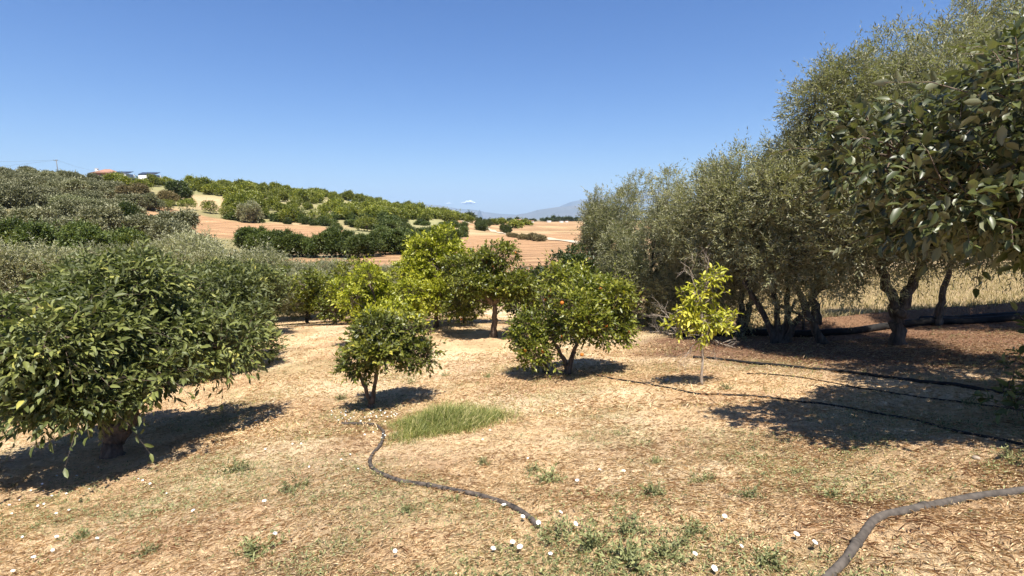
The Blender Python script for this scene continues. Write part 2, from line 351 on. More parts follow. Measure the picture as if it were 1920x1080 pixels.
# ------------------------------------------------ mountains, cloud
def mountain(name, prof, D, depth, seed):
    n1, n2 = 260, 70
    pxs = np.linspace(prof[0][0], prof[-1][0], n1); hs = np.interp(pxs, [p[0] for p in prof], [(412 - p[1]) / 1000 * D for p in prof])
    v = np.linspace(-1, 1, n2); X = ((pxs - 960) / 1000)[:, None] * D * np.ones(n2)[None]; Y = D + v[None] * depth * np.ones(n1)[:, None]
    ridge = 1 - np.abs(2 * fbm(X / 1900, Y / 2600, 5, seed) - 1)
    env = np.clip(1 - np.abs(v) ** 1.15, 0, 1)[None]
    Z = hs[:, None] * (env * (.62 + .38 * ridge) + .10 * env * (fbm(X / 500, Y / 500, 4, seed + 3) - .5))
    crest = Z.max(1, keepdims=True); Z = Z * hs[:, None] / np.maximum(crest, 1) - 30 * (1 - env)
    I = np.arange(n1 * n2).reshape(n1, n2); f = np.stack([I[:-1, :-1], I[1:, :-1], I[1:, 1:], I[:-1, 1:]], -1).reshape(-1, 4)
    return tag(link(name, mesh(name, np.stack([X, Y, Z + EYE], -1).reshape(-1, 3), f, M['rock'], smooth=True)), kind='structure')
mountain('mountain', [(560, 405), (680, 392), (770, 386), (790, 384), (808, 384), (827, 386), (856, 391), (893, 394), (910, 398), (937, 401), (972, 403), (1010, 409), (1060, 413)], 24000, 3600, 4)
mountain('mountain', [(900, 413), (950, 407), (972, 402), (987, 400), (1008, 394), (1043, 389), (1079, 386), (1130, 392), (1220, 398), (1400, 411)], 19000, 3000, 8)
mountain('mountain', [(1020, 412), (1043, 391), (1052, 386), (1070, 379), (1096, 374), (1150, 366), (1220, 358), (1300, 372), (1420, 400), (1500, 413)], 27000, 4000, 12)
def cloud(px, py, wpx, hpx, D, seed):
    rng = random.Random(seed); g = Geo(); n = 26
    for i in range(n):
        a = rng.uniform(-1, 1); w = wpx / 1000 * D / 2; h = hpx / 1000 * D
        r = h * .55 * (1 - .7 * abs(a)) * rng.uniform(.6, 1.1)
        g.sphere((a * w, rng.uniform(-w, w) * .5, h * .25 * (1 - abs(a)) * rng.uniform(0, 1.6)), r, 14, 10, .8)
    o = link('cloud', g.mesh('cloud', M['cloud'], True)); o.location = ((px - 960) / 1000 * D, D, EYE + (412 - py) / 1000 * D)
    return tag(o, kind='structure')
cloud(880, 382, 27, 8, 60000, 3); cloud(843, 383, 11, 3.4, 60000, 5)

# ------------------------------------------------ foliage
T_HI = (np.array([(0, 0, 0), (.28, .42, .10), (.68, .38, .05), (1, 0, -.16), (.68, -.38, .05), (.28, -.42, .10), (.5, 0, 0.0)]),
        np.array([(0, 1, 6), (1, 2, 6), (2, 3, 6), (3, 4, 6), (4, 5, 6), (5, 0, 6)]))
T_MD = (np.array([(0, 0, 0), (.45, .5, .10), (1, 0, -.05), (.45, -.5, .10)]), np.array([(0, 1, 2), (0, 2, 3)]))
def unit(v): return v / (np.linalg.norm(v, axis=-1, keepdims=True) + 1e-9)
def leaves(pos, ld, nrm, Ln, Wd, tmpl, var):
    ld = unit(ld); side = unit(np.cross(ld, nrm)); nr = np.cross(side, ld)
    tv, tf = tmpl; n = len(pos); k = len(tv)
    Ln = np.broadcast_to(Ln, (n,)); Wd = np.broadcast_to(Wd, (n,))
    V = pos[:, None] + ld[:, None] * (tv[None, :, 0:1] * Ln[:, None, None]) + side[:, None] * (tv[None, :, 1:2] * Wd[:, None, None]) + nr[:, None] * (tv[None, :, 2:3] * Ln[:, None, None])
    Fc = (tf[None] + (np.arange(n) * k)[:, None, None]).reshape(-1, tf.shape[1])
    return V.reshape(-1, 3), Fc, np.repeat(var, k)
def n3(P, f, s):
    return (np.sin(P[:, 0] * f + s) * np.cos(P[:, 1] * f * 1.1 - s * 2) + np.sin(P[:, 2] * f * 1.2 + s * 3) * np.cos(P[:, 0] * f * .7 + P[:, 1] * f * .5 + s)) * .5
def shoots(lobes, n, rng, gap=.0, upb=.35, gapf=2.5, seed=0, low=-.55, inner=.55):
    c = np.array([l[0] for l in lobes], float); r = np.array([l[1] for l in lobes], float)
    w = (r[:, 0] * r[:, 1] * r[:, 2]) ** (2 / 3); w /= w.sum()
    k = rng.choice(len(lobes), size=int(n * 1.5), p=w)
    d = unit(rng.normal(size=(len(k), 3))); keep = (d[:, 2] > low) | (rng.random(len(k)) < .35); k = k[keep]; d = d[keep]
    rad = inner + (1 - inner) * rng.random(len(k)) ** .55
    o = c[k] + d * r[k] * rad[:, None]
    keep = (n3(o, gapf, seed) * .6 + n3(o, gapf * 2.3, seed + 5) * .5) > -.85 + gap; o = o[keep]; d = d[keep]; k = k[keep]; rad = rad[keep]
    o = o[:n]; d = d[:n]; k = k[:n]; rad = rad[:n]
    sd = unit(d + np.array([0, 0, upb]) + rng.normal(size=d.shape) * .45)
    return o, sd, k, rad
def crown(name, lobes, ns, lps, ll, lw, slen, mat, seed, tmpl=T_MD, gap=.35, upb=.35, droop=.15, spread=.9, tipb=.25, gapf=2.5, low=-.55, inner=.55, twigs=None, twr=.004):
    rng = np.random.default_rng(seed)
    o, sd, k, rad = shoots(lobes, ns, rng, gap, upb, gapf, seed, low, inner); n = len(o)
    sl = slen * rng.uniform(.45, 1.15, n) * (1 + 1.1 * (rng.random(n) < .13) * (rad > .8))
    lobv = rng.random(len(lobes))[k]; sv = rng.random(n)
    a = unit(np.cross(sd, rng.normal(size=sd.shape))); b = np.cross(sd, a)
    P = []; D = []; N = []; V = []
    for j in range(lps):
        t = (j + .6) / lps; ph = j * 2.4 + sv * 6.28
        pr = np.cos(ph)[:, None] * a + np.sin(ph)[:, None] * b
        pos = o + sd * (sl * t)[:, None] + np.array([0, 0, -1]) * (droop * sl * t * t)[:, None]
        ld = sd * (.45 + .5 * t) + pr * spread * (1.1 - .5 * t) + np.array([0, 0, -droop])
        P.append(pos); D.append(ld); N.append(unit(unit(d_ := pr * .2) * 0 + np.array([0, 0, 1]) + rng.normal(size=pos.shape) * .7))
        V.append(np.clip(.12 + .22 * lobv + .30 * rng.random(n) + tipb * t + .25 * (sv - .5), 0, 1))
    P = np.concatenate(P); D = np.concatenate(D); N = np.concatenate(N); V = np.concatenate(V)
    s = rng.uniform(.45, 1.28, len(P))
    vv, ff, va = leaves(P, D, N, ll * s, lw * s, tmpl, V)
    if twigs is not None:
        for i in np.argsort(-sl)[:1500]:
            e = o[i] + sd[i] * sl[i] + np.array([0, 0, -droop * sl[i]])
            twigs.tube([o[i] - sd[i] * .12, o[i] + sd[i] * sl[i] * .5 - np.array([0, 0, droop * sl[i] * .25]), e], [twr, twr * .7, twr * .35], 3, False)
    return mesh(name, vv, ff, mat, attr=va)
def dome(rng, C, Rr, n, fr=(.34, .5), zmin=-.5, sh=.62, rag=False):
    L_ = [((C[0], C[1], C[2]), (Rr[0] * .62, Rr[1] * .62, Rr[2] * .62))]
    if rag: L_ = [((C[0], C[1], C[2] - .1 * Rr[2]), (Rr[0] * .42, Rr[1] * .42, Rr[2] * .42))]
    for i in range(n):
        while True:
            d = rng.normal(size=3); d /= np.linalg.norm(d)
            if d[2] > zmin: break
        f = rng.uniform(*fr); s = sh * (rng.uniform(.55, 1.3) if rag else rng.uniform(.85, 1.15))
        L_.append(((C[0] + d[0] * Rr[0] * s, C[1] + d[1] * Rr[1] * s, C[2] + d[2] * Rr[2] * s), (Rr[0] * f, Rr[1] * f, Rr[2] * f)))
    return L_
def limbs(g, rng, stems, lobes, r0, sub=3, wob=.2, nside=8):
    """stems: list of polylines (base .. fork); each lobe hangs on the nearest fork"""
    for st in stems:
        st = np.array(st, float); s = np.linspace(0, len(st) - 1, 4 * len(st)); k = np.arange(len(st))
        P = np.stack([np.interp(s, k, st[:, i]) for i in range(3)], -1); P[1:-1] += rng.normal(size=P[1:-1].shape) * r0 * .22
        rad = np.interp(s, [0, .35, len(st) - 1], [r0 * 1.45, r0, r0 * .62]); g.tube(P, rad, nside, True, wob)
    forks = np.array([s[-1] for s in stems], float)
    for (c, r) in lobes:
        c = np.array(c); f = forks[np.argmin(np.linalg.norm((forks - c) * np.array([1, 1, .3]), axis=1))]
        dv = c - f; mid = f + dv * .5 + np.array([0, 0, .12 * np.linalg.norm(dv)]) + rng.normal(size=3) * .06 * np.linalg.norm(dv)
        P = [f, f + dv * .22 + np.array([0, 0, .06]) + rng.normal(size=3) * .03, mid, c]; ra = r0 * rng.uniform(.32, .5)
        g.tube(P, [ra * 1.25, ra, ra * .7, ra * .3], max(5, nside - 2), True, wob * .5)
        for j in range(sub):
            d = unit(rng.normal(size=3) + np.array([0, 0, .4])); e = c + d * np.array(r) * .85
            s0 = np.array(P[2]) * rng.uniform(.2, 1) + c * 0; s0 = np.array(P[2]) + (c - np.array(P[2])) * rng.uniform(0, 1)
            g.tube([s0, (s0 + e) / 2 + rng.normal(size=3) * .05 * np.array(r), e], [ra * .38, ra * .25, ra * .08], 4, False)
def fit(lobes, px, box, Y, gz, m=.12):
    # scale the lobes so that the crown spans the given real width and height at its distance
    x0, x1 = [(b - px) / F * Y + k * m for b, k in ((box[0], 1), (box[1], -1))]; z1, z0 = zat(box[2], Y) - gz - m, zat(box[3], Y) - gz + m
    C = np.array([l[0] for l in lobes], float); Q = np.array([l[1] for l in lobes], float)
    for ax, a, b in ((0, x0, x1), (2, z0, z1)):
        lo = (C[:, ax] - Q[:, ax]).min(); hi = (C[:, ax] + Q[:, ax]).max(); k = (b - a) / (hi - lo)
        C[:, ax] = a + (C[:, ax] - lo) * k; Q[:, ax] *= k
    return [(tuple(c), tuple(q)) for c, q in zip(C, Q)]
def make_tree(name, x, y, label, cat, lobes, stems, r0, ns, lps, ll, lw, slen, mat, bark, seed, group=None, sub=3, twig=True, wob=.25, **kw):
    rng = np.random.default_rng(seed + 100)
    root = empty(name, (x, y, float(H(x, y)) - .03)); tag(root, label, cat, group)
    g = Geo(); limbs(g, rng, stems, lobes, r0, sub, wob)
    cm = crown('crown', lobes, ns, lps, ll, lw, slen, M[mat], seed, twigs=g if twig else None, **kw)
    link('trunk', g.mesh('trunk', M[bark], True), root); link('crown', cm, root)
    root['_lobes'] = 0; del root['_lobes']
    return root
def dup(root, x, y, rz, s, label=None, group=None, sz=None):
    r = root.copy(); col.objects.link(r); r.location = (x, y, float(H(x, y)) - .05); r.rotation_euler = (0, 0, rz); r.scale = (s, s, sz or s)
    if label: r['label'] = label
    if group: r['group'] = group
    for ch in root.children:
        c = ch.copy(); col.objects.link(c); c.parent = r
    return r
rg = np.random.default_rng(7)
def loc_of(root): return np.array(root.location)

# --- the big broad-leaved trees at the left
A = ground_at(215, 855)
rng = np.random.default_rng(1)
lb = dome(rng, (-.15, 0, 1.42), (1.75, 1.5, 1.15), 28, (.18, .36), -.75, .72, True)
lb += [((-1.35, -.4, .85), (.5, .5, .42)), ((1.2, -.3, .95), (.55, .6, .4)), ((.5, -.8, 1.1), (.6, .5, .42)), ((-.3, -.9, 1.3), (.6, .5, .45)), ((-1.6, -.1, 1.0), (.5, .6, .5)), ((.35, .2, 2.45), (.5, .5, .4)), ((1.35, .7, 1.2), (.6, .6, .5))]
lb = fit(lb, 960 + A[0] / A[1] * F, (-90, 425, 472, 758), A[1], float(H(*A)), .12)
make_tree('broadleaf_tree', A[0], A[1], 'largest dark green broad leaved tree at the left, nearest to the camera', 'tree', lb,
          [[(0, 0, 0), (.02, 0, .35), (-.1, .05, .75)], [(.02, 0, .25), (.2, 0, .5), (.35, .1, .8)]], .10, 7600, 7, .105, .042, .25, 'broad', 'bark', 11, tmpl=T_HI, gap=.5, upb=.25, droop=.32, spread=.9, low=-.8, inner=.5)
left = [((412, 11.6), 'broad leaved tree behind the largest left tree with its shadow reaching the bare slope', (1.45, 1.35, 1.15), (320, 506, 500, 692), 2600, 12),
        ((455, 16.3), 'rounded broad leaved tree at the far end of the left row beside the grey olives', (1.6, 1.5, 1.25), (370, 535, 482, 612), 2300, 13),
        ((230, 11.0), 'broad leaved tree in the middle of the left row, its yellowish top above the others', (1.75, 1.6, 1.45), (95, 400, 452, 700), 2900, 14),
        ((20, 10.0), 'broad leaved tree at the left edge behind the largest tree', (1.9, 1.7, 1.3), (-170, 180, 522, 760), 2900, 15),
        ((130, 15.5), 'broad leaved tree far back in the left row below the grey olives', (2.1, 1.8, 1.5), (0, 270, 508, 640), 2400, 16),
        ((300, 16.5), 'broad leaved tree behind the left row with lighter green leaves', (2.0, 1.8, 1.6), (200, 430, 475, 640), 2400, 17)]
for (p_, lab, rad, bx_, ns, sd_) in left:
    x, y = on(*p_); rng = np.random.default_rng(sd_)
    make_tree('broadleaf_tree', x, y, lab, 'tree', fit(dome(rng, (0, 0, 1.5), rad, 24, (.2, .38), -.75, .7, True), p_[0], bx_, y, float(H(x, y))), [[(0, 0, 0), (.03, 0, .4), (0, .05, .9)]], .09, int(ns * 1.3), 6, .13, .05, .28,
              'broad', 'bark', sd_, group='broad leaved trees in the left row', tmpl=T_MD, gap=.42, droop=.25, low=-.8, twig=False)

# --- citrus in the middle
def citrus(px, py, label, rad, cz, stems, r0, ns, ll, mat, seed, Y=None, off=(0, 0), nl=16, group=None, lps=7, gap=.58, extra=(), fr=(.17, .34), slen=.2, low=-.6, zmin=-.35, bark='bark', box=None):
    x, y = ground_at(px, py) if Y is None else on(px, Y)
    rng = np.random.default_rng(seed)
    lb = dome(rng, (off[0], off[1], cz), rad, nl, fr, zmin, .72, True) + list(extra)
    lb = fit(lb, 960 + x / y * F, box, y, float(H(x, y)), .06)
    return make_tree('citrus_tree', x, y, label, 'tree', lb, stems, r0, ns, lps, ll, ll * .5, slen, mat, bark, seed, group=group, gap=gap, low=low, gapf=3.5), lb
def fruits(root, lb, n, name, mat, r, seed, sq=1, front=True):
    rng = np.random.default_rng(seed); g = Geo(); g.sphere((0, 0, 0), r, 12, 8, sq); me = g.mesh(name, M[mat], True)
    for i in range(n):
        c, rd = lb[rng.integers(1, len(lb))]; d = unit(rng.normal(size=3))
        if front: d[1] = -abs(d[1])
        d[2] = min(d[2], .25); d = unit(d)
        o = link(name, me, root); o.location = np.array(c) + d * np.array(rd) * rng.uniform(.92, 1.08); s = rng.uniform(.85, 1.15); o.scale = (s, s, s)
# small two-stem tree
sm, sml = citrus(697, 765, 'small citrus tree with two thin forked stems beside the green grass patch', (.78, .7, .50), 1.1,
       [[(0, 0, 0), (-.05, 0, .25), (-.17, 0, .55)], [(0, 0, .1), (.07, 0, .4), (.13, .02, .85)]], .032, 1500, .085, 'mid', 21, box=(628, 812, 590, 702), off=(.18, 0), gap=.62, fr=(.2, .36), nl=12,
       extra=[((-.38, 0, .68), (.26, .3, .18)), ((-.1, .1, 1.0), (.35, .3, .25)), ((.75, .1, .85), (.28, .3, .2)), ((.0, 0, 1.45), (.3, .3, .22))])
# orange tree with two or three curving stems
og, ogl = citrus(1062, 703, 'wide orange tree with several curved stems and ripe oranges in its crown', (1.12, .95, .72), 1.28,
       [[(0, 0, 0), (.0, 0, .2), (-.12, 0, .42), (-.25, 0, .68)], [(.02, 0, .05), (.1, 0, .35), (.13, 0, .5), (.25, 0, .75)], [(-.35, .2, 0), (-.38, .2, .3), (-.33, .15, .65)]], .045, 3000, .08, 'citrus', 22, box=(955, 1196, 496, 682), off=(.1, 0), nl=17, gap=.62,
       extra=[((-.8, -.2, .62), (.3, .3, .24)), ((-.9, 0, .95), (.33, .35, .3)), ((.15, .3, 1.0), (.5, .4, .3)), ((1.0, 0, 1.0), (.33, .35, .28)), ((.8, 0, .95), (.4, .35, .25))])
fruits(og, ogl, 34, 'orange_fruit', 'orange', .029, 5)
# tree with one straight trunk
cs, csl = citrus(925, 632, 'citrus tree on one straight trunk between the yellow green tree and the orange tree', (1.25, 1.2, .95), 1.75,
       [[(0, 0, 0), (.03, 0, .5), (.02, 0, .95)]], .09, 2500, .10, 'citrus', 23, box=(828, 1020, 452, 606), off=(-.3, 0), nl=17, gap=.58, low=-.8,
       extra=[((-1.15, 0, 1.0), (.45, .45, .5)), ((.7, 0, 1.3), (.5, .5, .4)), ((0, 0, 2.55), (.5, .5, .35))])
fruits(cs, csl, 14, 'orange_fruit', 'orange', .032, 6)
citrus(1030, 600, 'dark green orange tree standing behind the wide orange tree', (1.7, 1.4, 1.25), 1.75, [[(0, 0, 0), (0, 0, .6)]], .09, 2300, .12, 'dark', 24, box=(950, 1125, 456, 605), Y=16.5, nl=16, low=-.8)
citrus(1085, 600, 'dark rounded citrus tree between the orange tree and the olives', (1.3, 1.2, 1.0), 1.35, [[(0, 0, 0), (0, 0, .5)]], .08, 1700, .12, 'citrus', 25, box=(1005, 1165, 498, 610), Y=14.5, nl=12, low=-.8)
citrus(815, 600, 'tall yellow green lemon tree, its bright top above all other citrus', (1.25, 1.15, 1.35), 2.05, [[(0, 0, 0), (0, 0, .7)], [(-.9, 0, 0), (-.8, 0, .6)]], .07, 2700, .115, 'lemon', 26, box=(738, 902, 418, 600), Y=16.5, nl=16, low=-.8, fr=(.24, .4),
       extra=[((.45, 0, 3.25), (.45, .4, .5)), ((.15, 0, 3.0), (.5, .4, .5)), ((-.35, 0, 2.9), (.35, .35, .45)), ((.7, 0, 2.8), (.5, .4, .4))])
citrus(702, 640, 'low yellow green lemon tree right behind the small two stem tree', (1.12, 1.0, .92), 1.2, [[(0, 0, 0), (0, 0, .5)]], .06, 2200, .10, 'lemon', 27, box=(612, 785, 494, 636), Y=13.2, nl=15, low=-.8)
citrus(622, 600, 'dull green citrus tree at the left of the yellow green lemon trees', (1.35, 1.2, 1.1), 1.45, [[(0, 0, 0), (0, 0, .5)]], .07, 1800, .12, 'citrus', 28, box=(520, 712, 482, 605), Y=19.5, nl=13, low=-.8)
citrus(868, 600, 'leafy citrus tree behind the straight trunk with light green shoots', (1.2, 1.2, 1.15), 1.95, [[(0, 0, 0), (0, 0, .6)]], .07, 1800, .12, 'citrus', 29, box=(790, 975, 464, 600), Y=18.5, nl=13, low=-.8)
citrus(760, 600, 'half hidden citrus tree behind the low lemon tree', (1.1, 1.1, .9), 1.2, [[(0, 0, 0), (0, 0, .5)]], .06, 1400, .12, 'dark', 30, box=(695, 845, 520, 606), Y=21.5, nl=12, low=-.8)

# --- the young tree
x, y = ground_at(1316, 722)
lb = [((-.02, 0, 1.25), (.2, .2, .16)), ((.22, 0, 1.62), (.13, .12, .09)), ((.1, 0, 1.45), (.17, .15, .12)), ((-.26, 0, 1.02), (.2, .2, .13)), ((.3, 0, .93), (.24, .2, .14)), ((.02, 0, .98), (.24, .2, .2)), ((-.12, 0, 1.32), (.15, .14, .1)), ((-.4, 0, .84), (.16, .15, .09)), ((.42, 0, .84), (.13, .12, .1)), ((.1, 0, .76), (.2, .15, .12))]
lb = [((c[0] * .8 - .06, c[1], (c[2] - .7) * .97 + .72), tuple(v * .82 for v in r)) for c, r in lb]
yt = make_tree('young_citrus_tree', x, y, 'thin young citrus tree with bright yellow leaves and bare twigs', 'tree', lb, [[(0, 0, 0), (-.01, 0, .45), (-.05, 0, 1.0), (-.05, 0, 1.3)]], .018, 185, 6, .095, .038, .15, 'yellow_leaf', 'bark_pale', 33, tmpl=T_HI, gap=.1, droop=.3, low=-.9, inner=.2, sub=2, wob=.1)
g = Geo(); rng = np.random.default_rng(9)
def bare(g, p, d, l, r, dep):
    e = p + d * l; m_ = p + d * l * .5 + rng.normal(size=3) * l * .06
    g.tube([p, m_, e], [r, r * .8, r * .5], 4, False)
    if dep > 0:
        for k in range(3):
            bare(g, p + (e - p) * rng.uniform(.35, 1), unit(d + rng.normal(size=3) * .6), l * rng.uniform(.45, .7), r * .55, dep - 1)
for part in ((((-.05, 0, 1.3), (-.45, 0, .9), .45), ((-.05, 0, 1.3), (.12, 0, 1), .42)), (((-.02, 0, .8), (-.9, -.1, -.05), .5), ((-.02, 0, .72), (-.5, -.2, -.5), .4), ((-.02, 0, .75), (.8, -.2, -.3), .42), ((-.02, 0, .85), (-1, .1, .3), .55))):
    g = Geo()
    for a, d, l in part: bare(g, np.array(a), unit(np.array(d, float)), l, .007, 3)
    link('bare_twigs', g.mesh('bare_twigs', M['bark_pale']), yt)

# --- olives on the right
def olive(px, Y, box, Rx, label, seed, ns, lean=(0, 0), stems=None, bottom=.25, ll=.075, r0=.085, extra=(), nl=24, gap=.55, basepx=None):
    x, y = on(px, Y); gz = float(H(x, y)); rng = np.random.default_rng(seed)
    bx = 0 if basepx is None else (basepx - px) / F * Y
    lb = fit(dome(rng, (0, -.9, 2.5), (Rx, 2.8, 2), nl, (.22, .38), -.9, .74), px, box, Y, gz, .16) + [(((e[0] - px) / F * Y, -.3, zat(e[1], Y) - gz), (e[2], e[2], e[2])) for e in extra]
    lb = [((c[0] - bx, c[1], c[2]), r) for c, r in lb]
    st = stems or [[(0, 0, 0), (lean[0] * .5, lean[1] * .5, .6), (lean[0], lean[1], 1.2)], [(.05, 0, .1), (-lean[0] * .7 + .25, .1, .7), (-lean[0] + .35, .1, 1.3)]]
    return make_tree('olive_tree', x + bx, y, label, 'tree', lb, st, r0, ns, 9, ll, ll * .24, .30, 'olive', 'bark_olive', seed, group='olive trees in the row on the right', gap=gap, upb=.5, droop=.08, spread=.7, tipb=.2, low=-.95, gapf=2.6, twig=False, sub=4, wob=.28)
olive(1138, 20, (1076, 1200, 342, 600), 1.75, 'grey green olive farthest along the right row, beside the distant mountains', 41, 9000, ll=.10, extra=((1108, 400, .4), (1190, 350, .45)), bottom=.08)
olive(1220, 17.3, (1148, 1292, 322, 612), 1.8, 'second farthest olive of the right row, dense and rounded', 42, 9000, ll=.09, bottom=.08)
olive(1297, 14.8, (1225, 1372, 298, 622), 1.75, 'olive of the right row behind the orange tree', 43, 9000, ll=.09, bottom=.08)
olive(1378, 12.6, (1300, 1458, 268, 585), 1.75, 'olive of the right row just behind the young yellow tree', 44, 7500, ll=.085, bottom=.18, basepx=1395, r0=.09)
olive(1478, 11.4, (1395, 1562, 232, 550), 1.8, 'olive with several thin slanting stems right of the young tree', 45, 8500, ll=.08, bottom=.22, r0=.075, basepx=1468,
      stems=[[(0, 0, 0), (-.25, .1, .6), (-.75, .1, 1.35)], [(.03, 0, 0), (.02, .1, .7), (-.15, .2, 1.5)], [(.08, 0, 0), (.2, 0, .7), (.12, 0, 1.5)], [(.1, -.1, 0), (.3, -.1, .5), (.75, -.1, 1.2)]])
olive(1548, 10.8, (1456, 1640, 108, 538), 1.6, 'tall olive with a pointed open top and one leaning trunk', 46, 9000, ll=.08, bottom=.24, basepx=1556, gap=.6, extra=((1500, 158, .38), (1482, 205, .42), (1545, 140, .35), (1520, 185, .45), (1620, 100, .35)),
      stems=[[(0, 0, 0), (-.25, 0, .5), (-.6, 0, 1.15), (-1.0, 0, 1.7)], [(-.2, 0, .45), (-.2, .2, 1.1), (.1, .2, 1.8)]])
olive(1690, 9.8, (1560, 1830, 44, 540), 2.0, 'olive with the thickest trunk, standing where the black pipes bend', 47, 11000, ll=.075, bottom=.30, r0=.115, basepx=1700,
      stems=[[(0, 0, 0), (-.05, 0, .5), (-.16, 0, .9), (-.42, .1, 1.5)], [(-.08, 0, .62), (.06, 0, 1.0), (.3, 0, 1.6)]])
olive(1850, 12.0, (1705, 2000, -60, 525), 2.3, 'tall olive on a thin upright trunk behind the pipes at the right', 48, 9500, ll=.085, extra=((1765, 30, .5), (1795, 0, .55), (1735, 75, .5)), bottom=.33, r0=.085, basepx=1768,
      stems=[[(0, 0, 0), (.06, 0, .6), (.22, 0, 1.5)]])
olive(2050, 11, (1880, 2240, -170, 530), 2.4, 'olive at the right edge with a slanting stem behind the pipes', 49, 8000, ll=.09, bottom=.34, r0=.1, basepx=2050,
      stems=[[(0, 0, 0), (-.5, 0, .7), (-1.1, 0, 1.6)]])

# --- the large-leaved fruit tree in front at the right
x, y = 5.25, 4.1
lb = []
rng = np.random.default_rng(77)
for c in [(-.2, -1.6, 2.0), (.6, -1.4, 2.2), (1.2, -1.8, 2.3), (.2, -1.9, 2.6), (1.6, -.9, 2.2), (0, 1.4, 2.2), (.8, 1.6, 2.4), (1.6, 1.2, 2.5), (.5, 2.4, 2.2), (1.4, 2.6, 2.4), (2.2, 2.0, 2.4), (.9, 3.2, 2.3), (1.9, 3.4, 2.4), (-.2, -.2, 3.6), (.4, -.5, 3.8), (.9, -.2, 3.4), (.8, -.8, 2.6), (1.4, -.4, 2.9), (.2, -1.0, 2.1), (-2.15, -.4, 1.55), (-2.35, .2, 1.9), (-1.9, -.6, 2.15), (-1.6, -.3, 1.2), (-1.7, .5, 1.35), (-1.3, -.8, 1.5), (-1.2, -.4, 1.05), (-1.0, .5, 1.0), (-.9, -.7, 1.9), (-1.3, -.3, 2.5), (-.9, -.5, 2.7), (-1.7, .3, 2.1),  # leading lobes are unseen, added to widen the shade on the ground
          (-.5, -.9, 1.3), (-.3, -.6, .95), (-.4, -.7, 2.4), (-.2, -.9, 3.1), (.2, -.4, 2.6), (-.7, -.2, 3.1), (.3, .5, 1.6), (.6, -.4, 1.2), (.5, .3, 3.0), (0, .9, 2.2), (1.1, 0, 2.0), (.8, -.9, 1.8), (-.8, .9, 1.8), (-1.0, .3, 2.7), (-.6, -.9, .75), (0, 0, 2.0)]:
    r_ = rng.uniform(.36, .56); lb.append(((c[0], c[1], max(c[2] * .93 + .42, 1.78)), (r_, r_, r_ * .7)))
pr = make_tree('fruit_tree', x, y, 'large leaved green fruit tree leaning in from the right edge, nearest on that side', 'tree', lb, [[(0, 0, 0), (.05, 0, .6), (-.05, 0, 1.1)], [(0, 0, .3), (-.3, .1, .8), (-.55, .1, 1.25)]], .075, 7200, 7, .105, .050, .26, 'pear', 'bark', 78, tmpl=T_HI, gap=.4, droop=.25, spread=1.0, low=-.9, sub=4, wob=.2, upb=.2, inner=.25, twr=.0055)
fruits(pr, lb[:16], 26, 'green_fruit', 'greenfruit', .017, 8, 1.2)

x, y = on(1985, 4.3)
make_tree('leafy_shrub', x, y, 'dark leafy shoots reaching in at the right edge above the pipes', 'shrub', [((-.08, 0, .42), (.2, .2, .2)), ((.05, .1, .6), (.2, .2, .2)), ((.15, 0, .35), (.2, .2, .2)), ((-.12, .1, .2), (.15, .15, .15))], [[(0, 0, 0), (0, 0, .3)]], .012, 60, 6, .09, .045, .16, 'broad', 'bark', 79, tmpl=T_HI, gap=.2, sub=1)

# --- middle distance: grey olives below the slope
def proto_tree(name, mat, bark, seed, ns, lps, ll, lw, slen, Rr, cz, group, label, cat='tree', gap=.45, x=0, y=30, nl=12, low=-.8, upb=.5, spread=.8, st=None, gapf=2.5):
    rng = np.random.default_rng(seed)
    return make_tree(name, x, y, label, cat, dome(rng, (0, 0, cz), Rr, nl, (.28, .46), -.8, .7), st or [[(0, 0, 0), (.05, 0, .5), (0, 0, 1.0)]], .12, ns, lps, ll, lw, slen, mat, bark, seed, group=group, gap=gap, low=low, twig=False, sub=1, upb=upb, spread=spread, gapf=gapf)
GR = 'grey olive trees on the low ground behind the left row'
labs = ['grey green olive just right of the left row, tallest beside the bare slope', 'grey olive behind the left row, topmost against the ploughed field', 'grey olive left of the ploughed field edge, in the low ground', 'grey olive at the right of the gap onto the reddish soil', 'pale grey olive behind the dull green citrus', 'pale grey olive behind the low lemon tree', 'grey olive far left, its crown over the left row', 'grey olive at the left edge above the broad leaved trees', 'grey olive behind the far left olives', 'small grey olive by the dry grass strip', 'grey olive below the hillside shrubs', 'grey olive between the left row and the hillside']
pts = [(462, 27, 462), (405, 29, 440), (345, 31, 432), (575, 28, 486), (640, 30, 482), (735, 31, 492), (45, 26, 455), (-40, 25, 450), (110, 33, 462), (520, 33, 492), (210, 36, 455), (290, 38, 450)]
pr_ = []
for i, (px, Y, top) in enumerate(pts):
    x, y = on(px, Y); h = zat(top, Y) - float(H(x, y))
    if i < 3:
        t_ = proto_tree('olive_tree', 'olive', 'bark_olive', 60 + i, 4200, 8, .15, .05, .42, (2.2, 2.1, 2.0), 2.2, GR, labs[i], x=x, y=y, nl=15, gapf=1.5); pr_.append(t_)
        t_.scale = (1.05, 1.05, h / 4.3)
    else: dup(pr_[i % 3], x, y, rg.uniform(0, 6.28), 1.0 if i not in (3, 4, 5, 9) else .8, labs[i], sz=h / 4.3)

for px, Y, s_, lab in [(505, 21.5, .62, 'bushy grey olive at the crest right of the left row, foliage down to the ground'), (570, 23.5, .66, 'bushy grey olive at the crest behind the dull green citrus'), (655, 25, .62, 'bushy grey olive at the crest behind the low yellow lemon tree'), (735, 25.5, .58, 'small bushy grey olive at the crest left of the tall lemon tree')]:
    x, y = on(px, Y); dup(pr_[1], x, y, rg.uniform(0, 6.28), s_, lab, sz=s_ * .85)
